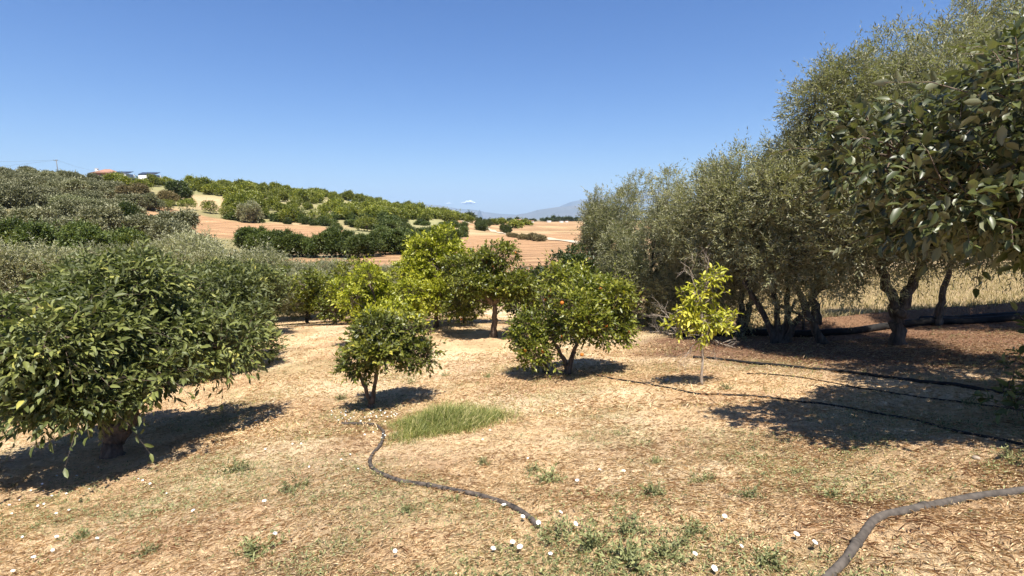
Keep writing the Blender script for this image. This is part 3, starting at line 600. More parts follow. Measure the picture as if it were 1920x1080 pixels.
# --- row of dark citrus along the reddish field
GR = 'dark citrus trees in the row across the reddish field'
rowt = [(470, 74), (492, 73), (513, 72), (540, 71), (566, 71), (592, 70), (622, 70), (650, 70), (668, 68), (700, 70), (722, 74), (742, 74), (765, 78), (795, 84), (820, 88), (845, 92)]
pr_ = []
for i, (px, Y) in enumerate(rowt):
    x, y = on(px, Y); lab = 'dark green citrus tree in the row crossing the reddish ploughed field'
    if i < 2: t_ = proto_tree('orchard_tree', 'row', 'bark', 70 + i, 3200, 7, .24, .12, .5, (2.0, 1.9, 1.75), 1.8, GR, lab, x=x, y=y, gapf=1.5); pr_.append(t_)
    else: dup(pr_[i % 2], x, y, rg.uniform(0, 6.28), rg.uniform(.75, 1.05), sz=rg.uniform(.75, 1.05))

# --- hillside: orchards on top, grey olives and shrubs at the left
def far_protos(name, mat, seed, ns, ll, Rr, cz, group, label, n=3, cat='tree', lps=5):
    return [(name, mat, seed + k, ns, ll, Rr, cz, group, label, cat, lps) for k in range(n)]
def scatter(pr_, spots):
    made = []
    for i, (x, y, s) in enumerate(spots):
        k = i % len(pr_)
        if i < len(pr_):
            name, mat, sd_, ns, ll, Rr, cz, group, label, cat, lps = pr_[k]
            t_ = proto_tree(name, mat, 'bark', sd_, ns, lps, ll, ll * .5, max(ll * 1.6, .6), Rr, cz, group, label, cat, x=x, y=y, nl=9, gapf=1.2)
            t_.scale = (s, s, s); made.append(t_)
        else: dup(made[k], x, y, rg.uniform(0, 6.28), s * rg.uniform(.85, 1.15), sz=s * rg.uniform(.85, 1.2))
sp_ = []
for r_ in range(40):                       # rows of the hilltop orchard
    Y = 157 * 1.029 ** r_
    if Y > 372: break
    n = int(Y * .64 / 8.2)
    for k in range(n):
        u = -.745 + .64 * (k + rg.uniform(.1, .9)) / n; X = u * Y
        edge = np.interp(u, [-.745, -.62, -.58, -.5, -.35, -.2, -.1], [196, 196, 172, 156, 156, 190, 240])
        if Y < edge or rg.random() < .12: continue
        sp_.append((X, Y + rg.uniform(-2, 2), rg.uniform(.65, 1.35)))
rg.shuffle(sp_); sp_ = [tuple(s) for s in sp_ if not (-.615 < s[0] / s[1] < -.525 and s[1] < 212)][:285]
scatter(far_protos('orchard_tree', 'citrus', 80, 1100, .42, (2.6, 2.6, 1.9), 1.9, 'orchard trees on the hilltop', 'small round green orchard tree on the long sunlit hillside', 4), sp_)
sp_ = []
for i in range(900):
    u = rg.uniform(-1.08, -.62); Y = rg.uniform(76, 225); px = 960 + 1000 * u
    if u > -.70 and (92 < Y < 170): continue
    if Y > np.interp(u, [-1.08, -.8, -.74, -.62], [225, 215, 200, 150]): continue
    if any((Y * u - a) ** 2 + (Y - b) ** 2 < 5.3 ** 2 for a, b, c in sp_): continue
    sp_.append((Y * u, Y, rg.uniform(.65, 1.15)))
scatter(far_protos('olive_tree', 'olive_far', 90, 2600, .36, (2.5, 2.5, 2.0), 1.9, 'grey olives on the left hillside', 'grey green olive tree crowded among others on the left hillside', 3, lps=6), sp_[:210])
scatter(far_protos('hillside_tree', 'row', 95, 1800, .4, (2.4, 2.4, 2.1), 1.9, 'green trees among the hillside olives', 'green leafy tree standing between the grey olives of the left hillside', 2, lps=6), sp_[210:250])
scatter(far_protos('pale_shrub', 'reed', 98, 1500, .36, (2.3, 2.3, 1.4), 1.2, 'pale shrubs among the hillside olives', 'pale yellowish shrub between the grey olives of the left hillside', 2, 'shrub', lps=6), sp_[250:285])
scatter(far_protos('scrub_bush', 'row', 140, 900, .36, (2.0, 1.9, 1.1), .9, 'scrub bushes on the slope above the reddish strip', 'low green scrub bush on the grassy slope between the citrus row and the hilltop orchard', 3, 'bush'),
        [(u_ * Y_, Y_, rg.uniform(.5, 1.2)) for u_, Y_ in zip(rg.uniform(-.33, -.09, 60), rg.uniform(128, 190, 60))] + [(u_ * Y_, Y_, rg.uniform(.5, 1.0)) for u_, Y_ in zip(rg.uniform(-.52, -.30, 26), rg.uniform(150, 162, 26))])
# single shrubs and trees along the foot of the hill
def single(name, mat, px, Y, s, lab, cat='tree', seed=0, Rr=(3, 3, 2.4), cz=2.2, ns=3000, ll=.32, sz=None, grp=None):
    x, y = on(px, Y)
    t_ = proto_tree(name, mat, 'bark', seed, ns, 6, ll, ll * .5, .6, Rr, cz, grp, lab, cat, x=x, y=y, nl=10, gapf=1.2); t_.scale = (s, s, sz or s); return t_
single('dark_tree', 'dark', 232, 92, 1.0, 'darkest wide tree at the left foot of the hill beside the field', seed=101)
single('shrub', 'brown_bush', 262, 140, 1.25, 'large brownish shrub on the left hillside above the dark tree', 'shrub', 102)
single('shrub', 'brown_bush', 322, 168, .95, 'brownish shrub at the foot of the tall dark evergreen', 'shrub', 103)
single('dark_tree', 'dark', 343, 185, 1.5, 'tall dark evergreen at the crest left of the sandy clearing', seed=104, sz=1.35)
single('olive_tree', 'olive', 472, 150, 1.0, 'grey olive alone on the far edge of the ploughed field', seed=105, sz=1.3)
single('reed_thicket', 'reed', 150, 110, 1.2, 'pale grassy reed thicket among the hillside olives', 'reeds', 106, (5, 3, 1.5), 1.3)
single('shrub', 'reed', 290, 140, .9, 'pale green shrub between brown shrub and field', 'shrub', 107)
for (px, Y, s, lab, sd_) in [(322, 146, .6, 'little round tree casting a shadow on the left end of the field', 108), (357, 157, .8, 'low green bush at the back of the field, leftmost of three', 109), (400, 157, .8, 'low green bush at the back of the field, middle of three', 110), (434, 153, .8, 'low green bush with a stem at the back of the field, rightmost of three', 111),
                            (560, 160, .9, 'green tree on the slope just above the grassy bank', 112), (600, 158, 1., 'dense green tree right of the slope trees above the field', 113), (690, 150, 1.0, 'green bush above the grassy bank near the reddish strip', 114)]:
    single('orchard_tree', 'citrus', px, Y, s, lab, seed=sd_, ns=700)
for (px, Y, lab, sd_) in [(150, 58, 'green citrus tree on the low ground left, beneath the hillside olives', 131), (85, 60, 'green citrus tree at the far left low ground, second from the edge', 132), (20, 62, 'green citrus tree at the left edge of the low ground', 133), (225, 60, 'green citrus tree on the low ground left, nearest to the dark wide tree', 134), (120, 68, 'grey bush in front of the hillside olives at the left', 135)]:
    single('low_tree', 'row' if sd_ < 135 else 'olive_far', px, Y, .95, lab, seed=sd_)
x0 = single('round_bush', 'dark', 905, 183, .82, 'dark round bush left of the pale track on the plain', 'bush', 115)
single('round_bush', 'dark', 948, 165, .60, 'smaller dark round bush right beside the pale track', 'bush', 116)
single('round_bush', 'dark', 897, 235, .7, 'dark bush behind the round bush beyond the track, left one', 'bush', 117); single('round_bush', 'dark', 915, 225, .7, 'dark bush behind the round bush beyond the track, right one', 'bush', 118)
scatter(far_protos('dry_shrub', 'brown_bush', 120, 500, .4, (2.2, 1.8, 1.0), .9, 'brown dry shrubs along the pale track', 'low brown dry shrub in the hedge below the pale track', 1, 'shrub'), [(*on(px, Y), s_) for px, Y, s_ in [(957, 131, .5), (966, 126, .4), (979, 119, .55), (989, 114, .6), (998, 110, .6), (1007, 106, .55), (1015, 103, .5)]])
scatter(far_protos('distant_tree', 'dark', 125, 300, 1.4, (5, 4.5, 3.2), 3.0, 'far tree line on the plain', 'dark tree in the far tree line at the edge of the plain', 2), [(*on(px, Y), s * .9) for px, Y, s in
        [(1018, 900, 1), (1024, 900, 1.1), (1031, 880, .9), (1036, 900, 1.3), (1040, 900, 1.3), (1048, 900, 1.1), (1055, 880, 1.2), (1060, 900, 1.2), (1066, 900, 1.3), (1071, 900, 1), (1078, 900, 1), (1083, 900, 1.1), (1001, 800, .7), (992, 800, .7), (985, 850, .8), (968, 700, .8), (958, 700, .9), (952, 700, .6), (940, 650, .7), (934, 600, .6), (925, 560, .5), (918, 560, .5), (910, 560, .5), (900, 520, .5), (893, 500, .5), (884, 460, 1.0), (873, 430, .4), (862, 420, .4), (1100, 900, 1.2), (1115, 900, 1.2), (1130, 900, 1.2)]])
scatter(far_protos('field_bush', 'citrus', 128, 260, .8, (2.2, 2.0, 1.3), 1.1, 'bushes at the foot of the hill on the plain', 'green bush scattered where the hill meets the plain', 2, 'bush'), [(*on(px, Y), s) for px, Y, s in
        [(830, 330, 1.6), (842, 320, 1.2), (855, 300, 1.3), (868, 300, 1.1), (880, 290, 1.2), (822, 290, 1.3), (835, 270, 1.2), (850, 255, 1), (925, 290, 1), (940, 300, 1.2), (968, 260, 1.1), (962, 280, 1), (812, 250, 1.4), (800, 235, 1.2), (785, 225, 1.3), (772, 215, 1.2), (806, 345, 1.4), (792, 350, 1.5), (778, 340, 1.3), (765, 350, 1.3), (752, 350, 1.2), (815, 380, 1.2), (848, 380, 1.2), (870, 370, 1.2), (982, 320, 1.1), (992, 340, 1)]])

# ------------------------------------------------ buildings, pole, wires
def hill(px, Y): x, y = on(px, Y); return x, y, float(H(x, y))
def house():
    x, y, z = hill(222, 262); z0 = zat(329.5, 262); k = .25     # metres per pixel
    r = empty('house', (x, y, z)); tag(r, 'low rose coloured farmhouse with tiled roof on the hilltop', 'house'); dz = z0 - z
    g = Geo(); g.box(-7, 4, -4, 4, -1, dz + 1.0); link('wall', g.mesh('wall', M['rose_wall']), r)
    g = Geo(); e = dz + .9; g.add([(-7.6, -4.6, e), (4.6, -4.6, e), (4.6, 4.6, e), (-7.6, 4.6, e), (-2.6, 0, e + 2.2), (-.2, 0, e + 2.2)], [(0, 1, 5, 4), (1, 2, 5), (2, 3, 4, 5), (3, 0, 4), (3, 2, 1, 0)])
    rf = link('roof', g.mesh('roof', M['tile']), r)
    g = Geo(); g.box(-6.4, -5.4, -1.5, -.5, dz - 1, dz + 3.1); g.box(-6.5, -5.3, -1.6, -.4, dz + 3.1, dz + 3.35); link('chimney', g.mesh('chimney', M['wall']), rf)
    g = Geo()
    for a in (-5, -2, 1): g.box(a, a + 1.1, -4.06, -3.98, dz - .6, dz + .5)
    link('window', g.mesh('window', M['panel']), r)
    for (px, w, lab) in ((245, 5.2, 'low white building with dark solar panels beside the farmhouse'), (293, 5.6, 'low white building with dark roof panels right of the farmhouse group')):
        x, y, z = hill(px, 258); dz = zat(329 if px < 260 else 330.5, 258) - z; r = empty('outbuilding', (x, y, z)); tag(r, lab, 'building')
        g = Geo(); g.box(-w * .6, w * .6, -3, 3, -1, dz + .6); link('wall', g.mesh('wall', M['wall']), r)
        g = Geo(); g.add([(-w * .6, -3.2, dz + .75), (w * .9, -3.2, dz + .75), (w * .75, 1.5, dz + 2.0), (-w * .75, 1.5, dz + 2.0), (-w * .6, -3.2, dz + .61), (w * .9, -3.2, dz + .61), (w * .75, 1.5, dz + 1.8), (-w * .75, 1.5, dz + 1.8)], [(0, 1, 2, 3), (7, 6, 5, 4), (0, 4, 5, 1), (1, 5, 6, 2), (2, 6, 7, 3), (3, 7, 4, 0)])
        link('solar_panel', g.mesh('solar_panel', M['panel']), r)
house()
x, y, z = hill(124, 210); top = zat(299, 210)
pl = empty('utility_pole', (x, y, z)); tag(pl, 'thin utility pole standing on the left skyline above the olives', 'pole')
g = Geo(); g.tube([(.4, 0, -.5), (0, 0, top - z)], [.17, .12], 6); link('mast', g.mesh('mast', M['pole']), pl)
g = Geo(); g.box(-1.0, .6, -.06, .06, top - z - .5, top - z - .35)
for a in (-.9, -.2, .5): g.sphere((a, 0, top - z - .2), .12, 6, 4)
link('crossarm', g.mesh('crossarm', M['pole']), pl)
def wire(p, q_, sag, label):
    s = np.linspace(0, 1, 16)[:, None]; P = np.array(p)[None] * (1 - s) + np.array(q_)[None] * s; P[:, 2] -= (4 * sag * s * (1 - s))[:, 0]
    g = Geo(); g.tube(P, .022, 4, False); tag(link('overhead_wire', g.mesh('overhead_wire', M['pole'])), label, 'wire', None)
wx = (-90 - 960) / F * 190
wire((x - .9, y, top - .2), (wx - 8, 188, zat(300, 190)), .7, 'upper wire running left from the utility pole')
wire((x - .2, y, top - .3), (wx - 8, 150, zat(345, 150)), .8, 'lower wire slanting down left from the utility pole')
wire((x + .5, y, top - .2), ((205 - 960) / F * 246, 246, zat(322, 246)), .7, 'thin wire sagging from the utility pole to the farmhouse')
x, y, z = hill(784, 300); pl = empty('utility_pole', (x, y, z)); tag(pl, 'tiny lone pole on the skyline right of the hill crest', 'pole')
g = Geo(); g.tube([(0, 0, -.5), (0, 0, zat(380, 300) - z)], .12, 5); link('mast', g.mesh('mast', M['pole']), pl)
def shed(px, Y, w, h, mat, lab, name, roof):
    x, y, z = hill(px, Y); r = empty(name, (x, y, z)); tag(r, lab, 'building')
    g = Geo(); g.box(-w / 2, w / 2, -w / 3, w / 3, -1, h); link('wall', g.mesh('wall', M[mat]), r)
    g = Geo(); g.add([(-w * .53, -w * .38, h + .02), (w * .53, -w * .38, h + .02), (w * .53, w * .38, h + .02), (-w * .53, w * .38, h + .02), (-w * .53, 0, h * 1.3), (w * .53, 0, h * 1.3)], [(0, 1, 5, 4), (2, 3, 4, 5), (1, 2, 5), (3, 0, 4), (3, 2, 1, 0)]); link('roof', g.mesh('roof', M[roof]), r)
shed(975, 420, 5.2, 2.4, 'barn', 'dark red barn on the plain among bushes', 'barn', 'rose_wall')
shed(995, 520, 6, 1.8, 'wall', 'white farm building just right of the dark red barn', 'farmhouse', 'tile')
shed(1029, 640, 5, 1.6, 'wall', 'white farmhouse in front of the far tree line, left one', 'farmhouse', 'wall')
shed(1052, 640, 4.5, 1.5, 'wall', 'white farmhouse in front of the far tree line, middle one', 'farmhouse', 'wall')
shed(1062, 650, 3.5, 1.5, 'wall', 'small white farmhouse in front of the far tree line, right one', 'farmhouse', 'tile')

# ------------------------------------------------ hoses and pipes
def hose(name, pix, rad, mat, label, cat='hose', group=None, lift=0., Ys=None, nn=10):
    P = []
    for i, p_ in enumerate(pix):
        x, y = ground_at(*p_[:2]); P.append((x, y, p_[2] if len(p_) > 2 else 0))
    P = np.array(P); k = np.arange(len(P)); s = np.linspace(0, len(P) - 1, len(P) * 14)
    # Catmull-Rom
    Q = np.vstack([2 * P[0] - P[1], P, 2 * P[-1] - P[-2]]); out = []
    for v in s:
        i = min(int(v), len(P) - 2); f = v - i; a, b, c_, d = Q[i], Q[i + 1], Q[i + 2], Q[i + 3]
        out.append(.5 * ((2 * b) + (-a + c_) * f + (2 * a - 5 * b + 4 * c_ - d) * f * f + (-a + 3 * b - 3 * c_ + d) * f ** 3))
    out = np.array(out); hz = H(out[:, 0], out[:, 1]); hz = .25 * hz + .75 * np.convolve(np.pad(hz, 7, mode='edge'), np.ones(15) / 15, 'valid') + .004
    zz = hz + out[:, 2] + rad * (.35 + .55 * (vnoise(out[:, 0] * 2.1, out[:, 1] * 2.1, 77) - .35)) + lift; P3 = np.stack([out[:, 0], out[:, 1], zz], -1)
    g = Geo(); g.tube(P3, rad, nn, wob=.10)
    for f_ in (.27, .63):      # couplings
        i = int(f_ * len(P3)); g.tube(P3[i - 1:i + 2], rad * 1.3, nn)
    return tag(link(name, g.mesh(name, M[mat], True)), label, cat, group)
hose('garden_hose', [(640, 797), (670, 797), (700, 799), (717, 808), (718, 825), (708, 843), (697, 858), (694, 872), (704, 885), (730, 898), (770, 908), (820, 917), (865, 925), (900, 932), (935, 942), (965, 957), (990, 973), (1006, 988)], .018, 'hose_old', 'old black hose winding from the grass patch to the foreground weeds')
hose('irrigation_pipe', [(1545, 1095), (1567, 1072), (1590, 1048), (1612, 1015), (1635, 985), (1665, 971), (1710, 960), (1780, 945), (1850, 933), (1920, 925), (2010, 918)], .0215, 'hose', 'thick dusty grey pipe bending at the lower right corner', 'pipe', nn=14)
hose('irrigation_hose', [(1120, 705), (1150, 711), (1200, 719), (1250, 728), (1290, 737), (1330, 741), (1400, 743), (1450, 748), (1520, 757), (1600, 768), (1680, 784), (1760, 801), (1840, 820), (1930, 838)], .012, 'pipe', 'thin black hose passing the foot of the young tree into the shade')
hose('irrigation_pipe', [(1300, 672), (1340, 674), (1380, 679), (1440, 685), (1510, 692), (1580, 699), (1650, 709), (1730, 719), (1810, 729), (1900, 740), (1990, 750)], .024, 'pipe', 'straight black pipe lying across the shaded leaf litter', 'pipe')
hose('irrigation_hose', [(1400, 702), (1450, 704), (1510, 710), (1570, 720), (1640, 733), (1720, 746), (1800, 757), (1930, 772)], .009, 'pipe', 'thinnest black hose between the straight pipe and the long hose')
def bigpipe(pts, rad, label):
    P = np.array([(*on(px, Y), zat(py, Y)) for px, py, Y in pts]); k = np.arange(len(P)); s = np.linspace(0, len(P) - 1, 90)
    Q = np.stack([np.interp(s, k, P[:, i]) for i in range(3)], -1)
    for _ in range(3): Q[1:-1] = (Q[:-2] + Q[1:-1] * 2 + Q[2:]) / 4
    Q[:, 2] = np.maximum(Q[:, 2], H(Q[:, 0], Q[:, 1]) + rad * .8)
    g = Geo(); g.tube(Q, rad, 12); tag(link('large_pipe', g.mesh('large_pipe', M['pipe'], True)), label, 'pipe')
bigpipe([(1280, 642, 13.2), (1400, 648, 12.6), (1500, 648, 12), (1570, 640, 11.8), (1630, 622, 11.8), (1700, 608, 12), (1760, 601, 12), (1830, 603, 12), (1920, 613, 12), (2050, 628, 12)], .085, 'long black pipe arching behind the thick olive trunk, the lower one')
bigpipe([(1740, 606, 12.3), (1790, 600, 12.3), (1850, 599, 12.3), (1900, 603, 12.3), (1980, 612, 12.3), (2060, 622, 12.3)], .09, 'short upper black pipe above the long one at the right edge')
# broken prop frame between the olive stems
g = Geo(); x, y = on(1500, 12.2); z = float(H(x, y))
g.tube([(x - .55, y, z + .75), (x + .45, y, z + .35)], .035, 6); g.tube([(x - .35, y, z), (x - .02, y, z + .85)], .03, 6); g.tube([(x + .2, y, z), (x + .19, y, z + .4)], .03, 6)
tag(link('wooden_prop', g.mesh('wooden_prop', M['bark_olive'])), 'rough wooden props leaning between the slanting olive stems', 'prop')

# ------------------------------------------------ ground cover
def area_pts(rng, n, ymin, ymax, umax=1.05, pw=1.0):
    Y = np.exp(rng.uniform(math.log(ymin), math.log(ymax), n)) if pw == 0 else (rng.uniform(ymin ** pw, ymax ** pw, n)) ** (1 / pw)
    u = rng.uniform(-umax, umax, n); return u * Y, Y
def lying(name, n, ymin, ymax, ll, lw, mat, seed, label, cat, dens=None, tmpl=T_MD, tilt=.12, lift=.004, pw=0.6, umax=1.05):
    rng = np.random.default_rng(seed); x, y = area_pts(rng, n, ymin, ymax, umax, pw)
    if dens is not None: k = rng.random(n) < dens(x, y); x = x[k]; y = y[k]
    a = rng.uniform(0, 6.28, len(x)); e = .02; z = H(x, y); gx = (H(x + e, y) - z) / e; gy = (H(x, y + e) - z) / e
    d = np.stack([np.cos(a), np.sin(a), gx * np.cos(a) + gy * np.sin(a) + rng.normal(size=len(x)) * tilt], -1)
    N = unit(np.stack([-gx, -gy, np.ones(len(x))], -1) + rng.normal(size=(len(x), 3)) * .25)
    L_ = ll * rng.uniform(.4, 1.5, len(x))
    v, f, va = leaves(np.stack([x, y, z + lift], -1), d, N, L_, lw * rng.uniform(.6, 1.5, len(x)), tmpl, np.clip(.5 * fbm(x * 2, y * 2, 2, seed) + .6 * rng.random(len(x)) - .05, 0, 1))
    return tag(link(name, mesh(name, v, f, mat, attr=va)), label, cat, kind='stuff')
lying('straw_litter', 150000, 1.5, 11, .055, .0019, M['straw'], 201, 'dry straw and stalks strewn over the sandy soil', 'straw', lambda x, y: .35 + .65 * sstep(.4, .65, fbm(x * 1.2, y * 1.2, 3, 202)), lift=.009)
lying('soil_litter', 42000, 1.5, 12, .012, .009, M['clod'], 203, 'crumbs of dry sandy soil on the slope', 'soil', tilt=.6, lift=.004)
lying('dry_litter', 60000, 6, 26, .09, .007, M['straw'], 206, 'dry stalks lying farther down the slope', 'straw', lambda x, y: .15 + .85 * sstep(.42, .62, fbm(x * .8, y * .8, 4, 207)), tilt=.35, lift=.012, pw=1.0, umax=.6)
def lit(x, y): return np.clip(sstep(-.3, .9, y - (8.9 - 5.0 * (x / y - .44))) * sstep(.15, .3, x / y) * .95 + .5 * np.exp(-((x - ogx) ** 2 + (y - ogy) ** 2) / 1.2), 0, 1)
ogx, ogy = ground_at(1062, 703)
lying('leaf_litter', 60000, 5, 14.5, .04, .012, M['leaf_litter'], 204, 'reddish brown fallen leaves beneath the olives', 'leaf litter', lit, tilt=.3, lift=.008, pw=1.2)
def blades(name, x, y, hgt, w, mat, seed, label, cat, kind='stuff', lean=.5, dry=0.):
    rng = np.random.default_rng(seed); n = len(x); z = H(x, y); a = rng.uniform(0, 6.28, n); ln = lean * rng.uniform(.2, 1.6, n)
    h = hgt * rng.uniform(.5, 1.25, n); d = np.stack([np.cos(a), np.sin(a), np.zeros(n)], -1); s = np.stack([-np.sin(a + .6), np.cos(a + .6), np.zeros(n)], -1)
    P = np.stack([x, y, z - .01], -1); up = np.array([0, 0, 1.]); V = []
    for t_, wt in ((0, 1), (.45, .85), (.8, .5)):
        c_ = P + up * (h * t_ * (1 - .25 * ln * t_))[:, None] + d * (h * ln * t_ * t_)[:, None]
        V += [c_ - s * (w * wt / 2), c_ + s * (w * wt / 2)]
    V.append(P + up * (h * (1 - .35 * ln))[:, None] + d * (h * ln)[:, None])
    V = np.stack(V, 1); b = (np.arange(n) * 7)[:, None]
    q4 = np.concatenate([b + np.array([0, 1, 3, 2]), b + np.array([2, 3, 5, 4])]); q3 = b + np.array([4, 5, 6])
    va = np.repeat(np.clip(rng.random(n) * .8 + dry * rng.random(n), 0, 1), 7)
    return tag(link(name, mesh(name, V.reshape(-1, 3), [q4, q3], mat, attr=va)), label, cat, kind=kind)
rng = np.random.default_rng(300)
# the green grass patch
cx, cy = ground_at(832, 800)
a = rng.uniform(0, 6.28, 8000); r_ = rng.random(8000) ** .6 * rng.uniform(.75, 1.3, 8000); wob = 1 + .18 * np.sin(a * 3 + 1) + .1 * np.sin(a * 5)
gx, gy = cx + np.cos(a) * r_ * .66 * wob, cy + .1 + np.sin(a) * r_ * .62 * wob
o_ = blades('grass_clump', gx, gy, .25 * (1.25 - .85 * np.minimum(r_, 1.2)), .005, M['grass'], 301, 'bright green patch of tall grass beside the black hose', 'grass', None, .8, .35)
# thin grass all over, in patches
def patchy(x, y, s, a, b): return sstep(a - .03, b - .05, fbm(x * .9 + 3, y * .9, 4, s))
x, y = area_pts(rng, 90000, 1.6, 12, 1.05, .5)
k = rng.random(len(x)) < patchy(x, y, 41, .52, .72) * .8 + .09 * sstep(.5, .68, fbm(x * 3, y * 3, 3, 46)) + .01; x = x[k]; y = y[k]
blades('short_grass', x, y, .035, .0035, M['grass'], 302, 'short sparse grass in patches on the sandy slope', 'grass', lean=.9, dry=.4)
x, y = area_pts(rng, 60000, 6, 24, .6, 1.0); k = rng.random(len(x)) < patchy(x, y, 43, .5, .68) * .6 + .05; x = x[k]; y = y[k]
blades('slope_grass', x, y, .06, .007, M['grass'], 305, 'thin grass tufts farther down the bare slope', 'grass', lean=.9, dry=.6)
x, y = area_pts(rng, 9000, 1.6, 11, 1.05, .7); blades('dry_stalks', x, y, .05, .003, M['drygrass'], 303, 'thin dry stalks standing on the slope', 'grass', lean=1.1)
# dry meadow behind the pipes
x = rng.uniform(4, 34, 60000); y = rng.uniform(13.0, 26, 60000); k = (x / y > .25) & (x / y < 1.4); x = x[k]; y = y[k]
blades('dry_meadow_grass', x, y, .19, .014, M['drygrass'], 304, 'pale dry meadow grass behind the olive row', 'grass', lean=.7)
x, y = area_pts(rng, 40000, 1.5, 4.2, 1.05, .8); px = 960 + 1000 * x / y
k = rng.random(len(x)) < np.exp(-((px - 1130) / 200) ** 2) * (1 - sstep(2.4, 3.7, y)) * sstep(.35, .6, fbm(x * 5, y * 5, 3, 44)) * .55; x = x[k]; y = y[k]
blades('foreground_grass', x, y, .06, .004, M['grass'], 306, 'green grass growing with the weeds at the lower middle edge', 'grass', lean=.8, dry=.2)
# weeds: single clumps
def weed_mesh(seed, n, rad, hgt, ll, lw):
    rng = np.random.default_rng(seed); o = np.stack([rng.normal(size=n) * rad * .45, rng.normal(size=n) * rad * .45, np.zeros(n)], -1)
    sd_ = unit(np.stack([o[:, 0] / rad * .9, o[:, 1] / rad * .9, np.full(n, .8)], -1) + rng.normal(size=(n, 3)) * .3); sl = hgt * rng.uniform(.4, 1.1, n)
    P = []; D = []; N = []; V = []
    for j in range(9):
        t_ = (j + .5) / 9; P.append(o + sd_ * (sl * t_)[:, None]); pr2 = rng.normal(size=(n, 3)); D.append(sd_ * .6 + unit(pr2) * .8); N.append(rng.normal(size=(n, 3)) * .5 + np.array([0, 0, 1])); V.append(rng.random(n) * .7 + .3 * t_)
    P = np.concatenate(P); s = rng.uniform(.6, 1.2, len(P)); v, f, va = leaves(P, np.concatenate(D), np.concatenate(N), ll * s, lw * s, T_MD, np.concatenate(V))
    return mesh('weed_clump', v, f, M['weed'], attr=va)
wm = [weed_mesh(310 + i, 30, .055, .12, .03, .009) for i in range(4)]
wlab = {0: 'leafy', 1: 'spreading', 2: 'upright', 3: 'ragged'}
WEEDS = [(1025, 905, 1.3, 'bluish green weed standing right of the black hose, upright and dense'), (1000, 885, .8, 'small pale weed beside the upright bluish one'), (440, 885, 1.5, 'largest grey green weed right of the big left tree shadow'), (552, 920, 1.2, 'grey green weed between the left tree and the hose'), (478, 1040, 1.4, 'low leafy weed with a flower at the lower left'), (155, 1010, .9, 'small green weed at the lower left corner ground'), (275, 1040, .8, 'tiny green weed left of the low leafy weed'), (1320, 905, .9, 'thin bluish weed on the bare sand, right of centre'), (1405, 935, .9, 'thin grey weed furthest right on the sunlit sand'), (1225, 930, 1.0, 'greyish weed below the two white flowers'), (1230, 870, .7, 'small weed on the sand near the row of white flowers'), (850, 940, .6, 'small light green weed just below the hose'), (765, 960, .7, 'green weed between hose and lower edge'), (1560, 935, .8, 'brown green tuft on the sand left of the thick pipe'), (1500, 890, .6, 'small weed near the edge of the right shade'), (1900, 865, .9, 'green weed at the right edge where the shade begins'), (905, 870, .7, 'small weed in front of the grass patch'), (640, 750, 1.2, 'green weeds at the left foot of the small two stem tree'), (770, 720, 1.0, 'green weed at the right of the small two stem tree'), (835, 705, .8, 'low weed on the slope behind the grass patch'), (915, 708, .9, 'flat green weed in front of the orange tree'), (1360, 730, 1.0, 'green weed beside the young tree'), (1620, 700, .6, 'small weed in the shade by the black pipe'), (1820, 760, .8, 'weed in the shade at the right'),
         (1180, 1000, 1.1, 'weed among the foreground greenery, right of the white flowers'), (1110, 1030, 1.3, 'broad weed at the lower edge below the hose end'), (1180, 1060, 1.4, 'tallest green weed at the very bottom edge'), (1040, 1010, 1.1, 'weed under the white flower at the hose end'), (1250, 1045, 1.1, 'weed at the bottom edge right of the flowers'), (1440, 1060, 1.1, 'weed with yellow leaves left of the thick pipe'), (1300, 1000, .9, 'weed clump among dry stalks at the lower middle')]
for i, (px, py, s, lab) in enumerate(WEEDS):
    x, y = ground_at(px, py); o_ = link('weed_clump', wm[i % 4]); o_.location = (x, y, float(H(x, y)) - .005); o_.rotation_euler = (0, 0, rg.uniform(0, 6.28)); o_.scale = (s, s, s * .9)
    tag(o_, lab, 'weed')
# low creeping weeds as cover, thick at the bottom of the picture and under the left trees
def weedcover():
    n = 26000; x, y = area_pts(rng, n, 1.5, 12, 1.05, .5); px = 960 + 1000 * x / y
    w = patchy(x, y, 41, .54, .75) * .55
    d1 = np.exp(-((px - 1130) / 190) ** 2) * (1 - sstep(2.6, 3.9, y)); d2 = np.exp(-((px - 150) / 220) ** 2) * np.exp(-((y - 4.6) / .9) ** 2) * .7
    sx, sy = ground_at(690, 770); d3 = np.exp(-((x - sx) ** 2 / .6 + (y - sy) ** 2 / .5)) * .9
    k = rng.random(n) < np.clip(w + d1 * .9 + d2 + d3 + .035 * sstep(.4, .6, fbm(x * 4, y * 4, 3, 45)), 0, 1); x = x[k]; y = y[k]; n = len(x); P = []; D = []; N = []; V = []
    z = H(x, y)
    for j in range(6):
        o = np.stack([x + rng.normal(size=n) * .016, y + rng.normal(size=n) * .016, z + rng.random(n) * .028], -1); P.append(o)
        D.append(unit(rng.normal(size=(n, 3)) * np.array([1, 1, .35]) + np.array([0, 0, .5]))); N.append(rng.normal(size=(n, 3)) * .4 + np.array([0, 0, 1])); V.append(rng.random(n))
    P = np.concatenate(P); s = rng.uniform(.5, 1.2, len(P)); v, f, va = leaves(P, np.concatenate(D), np.concatenate(N), .024 * s, .009 * s, T_MD, np.concatenate(V))
    tag(link('creeping_weeds', mesh('creeping_weeds', v, f, M['weed'], attr=va)), 'low creeping grey green weeds covering patches of soil', 'ground cover', kind='stuff')
weedcover()
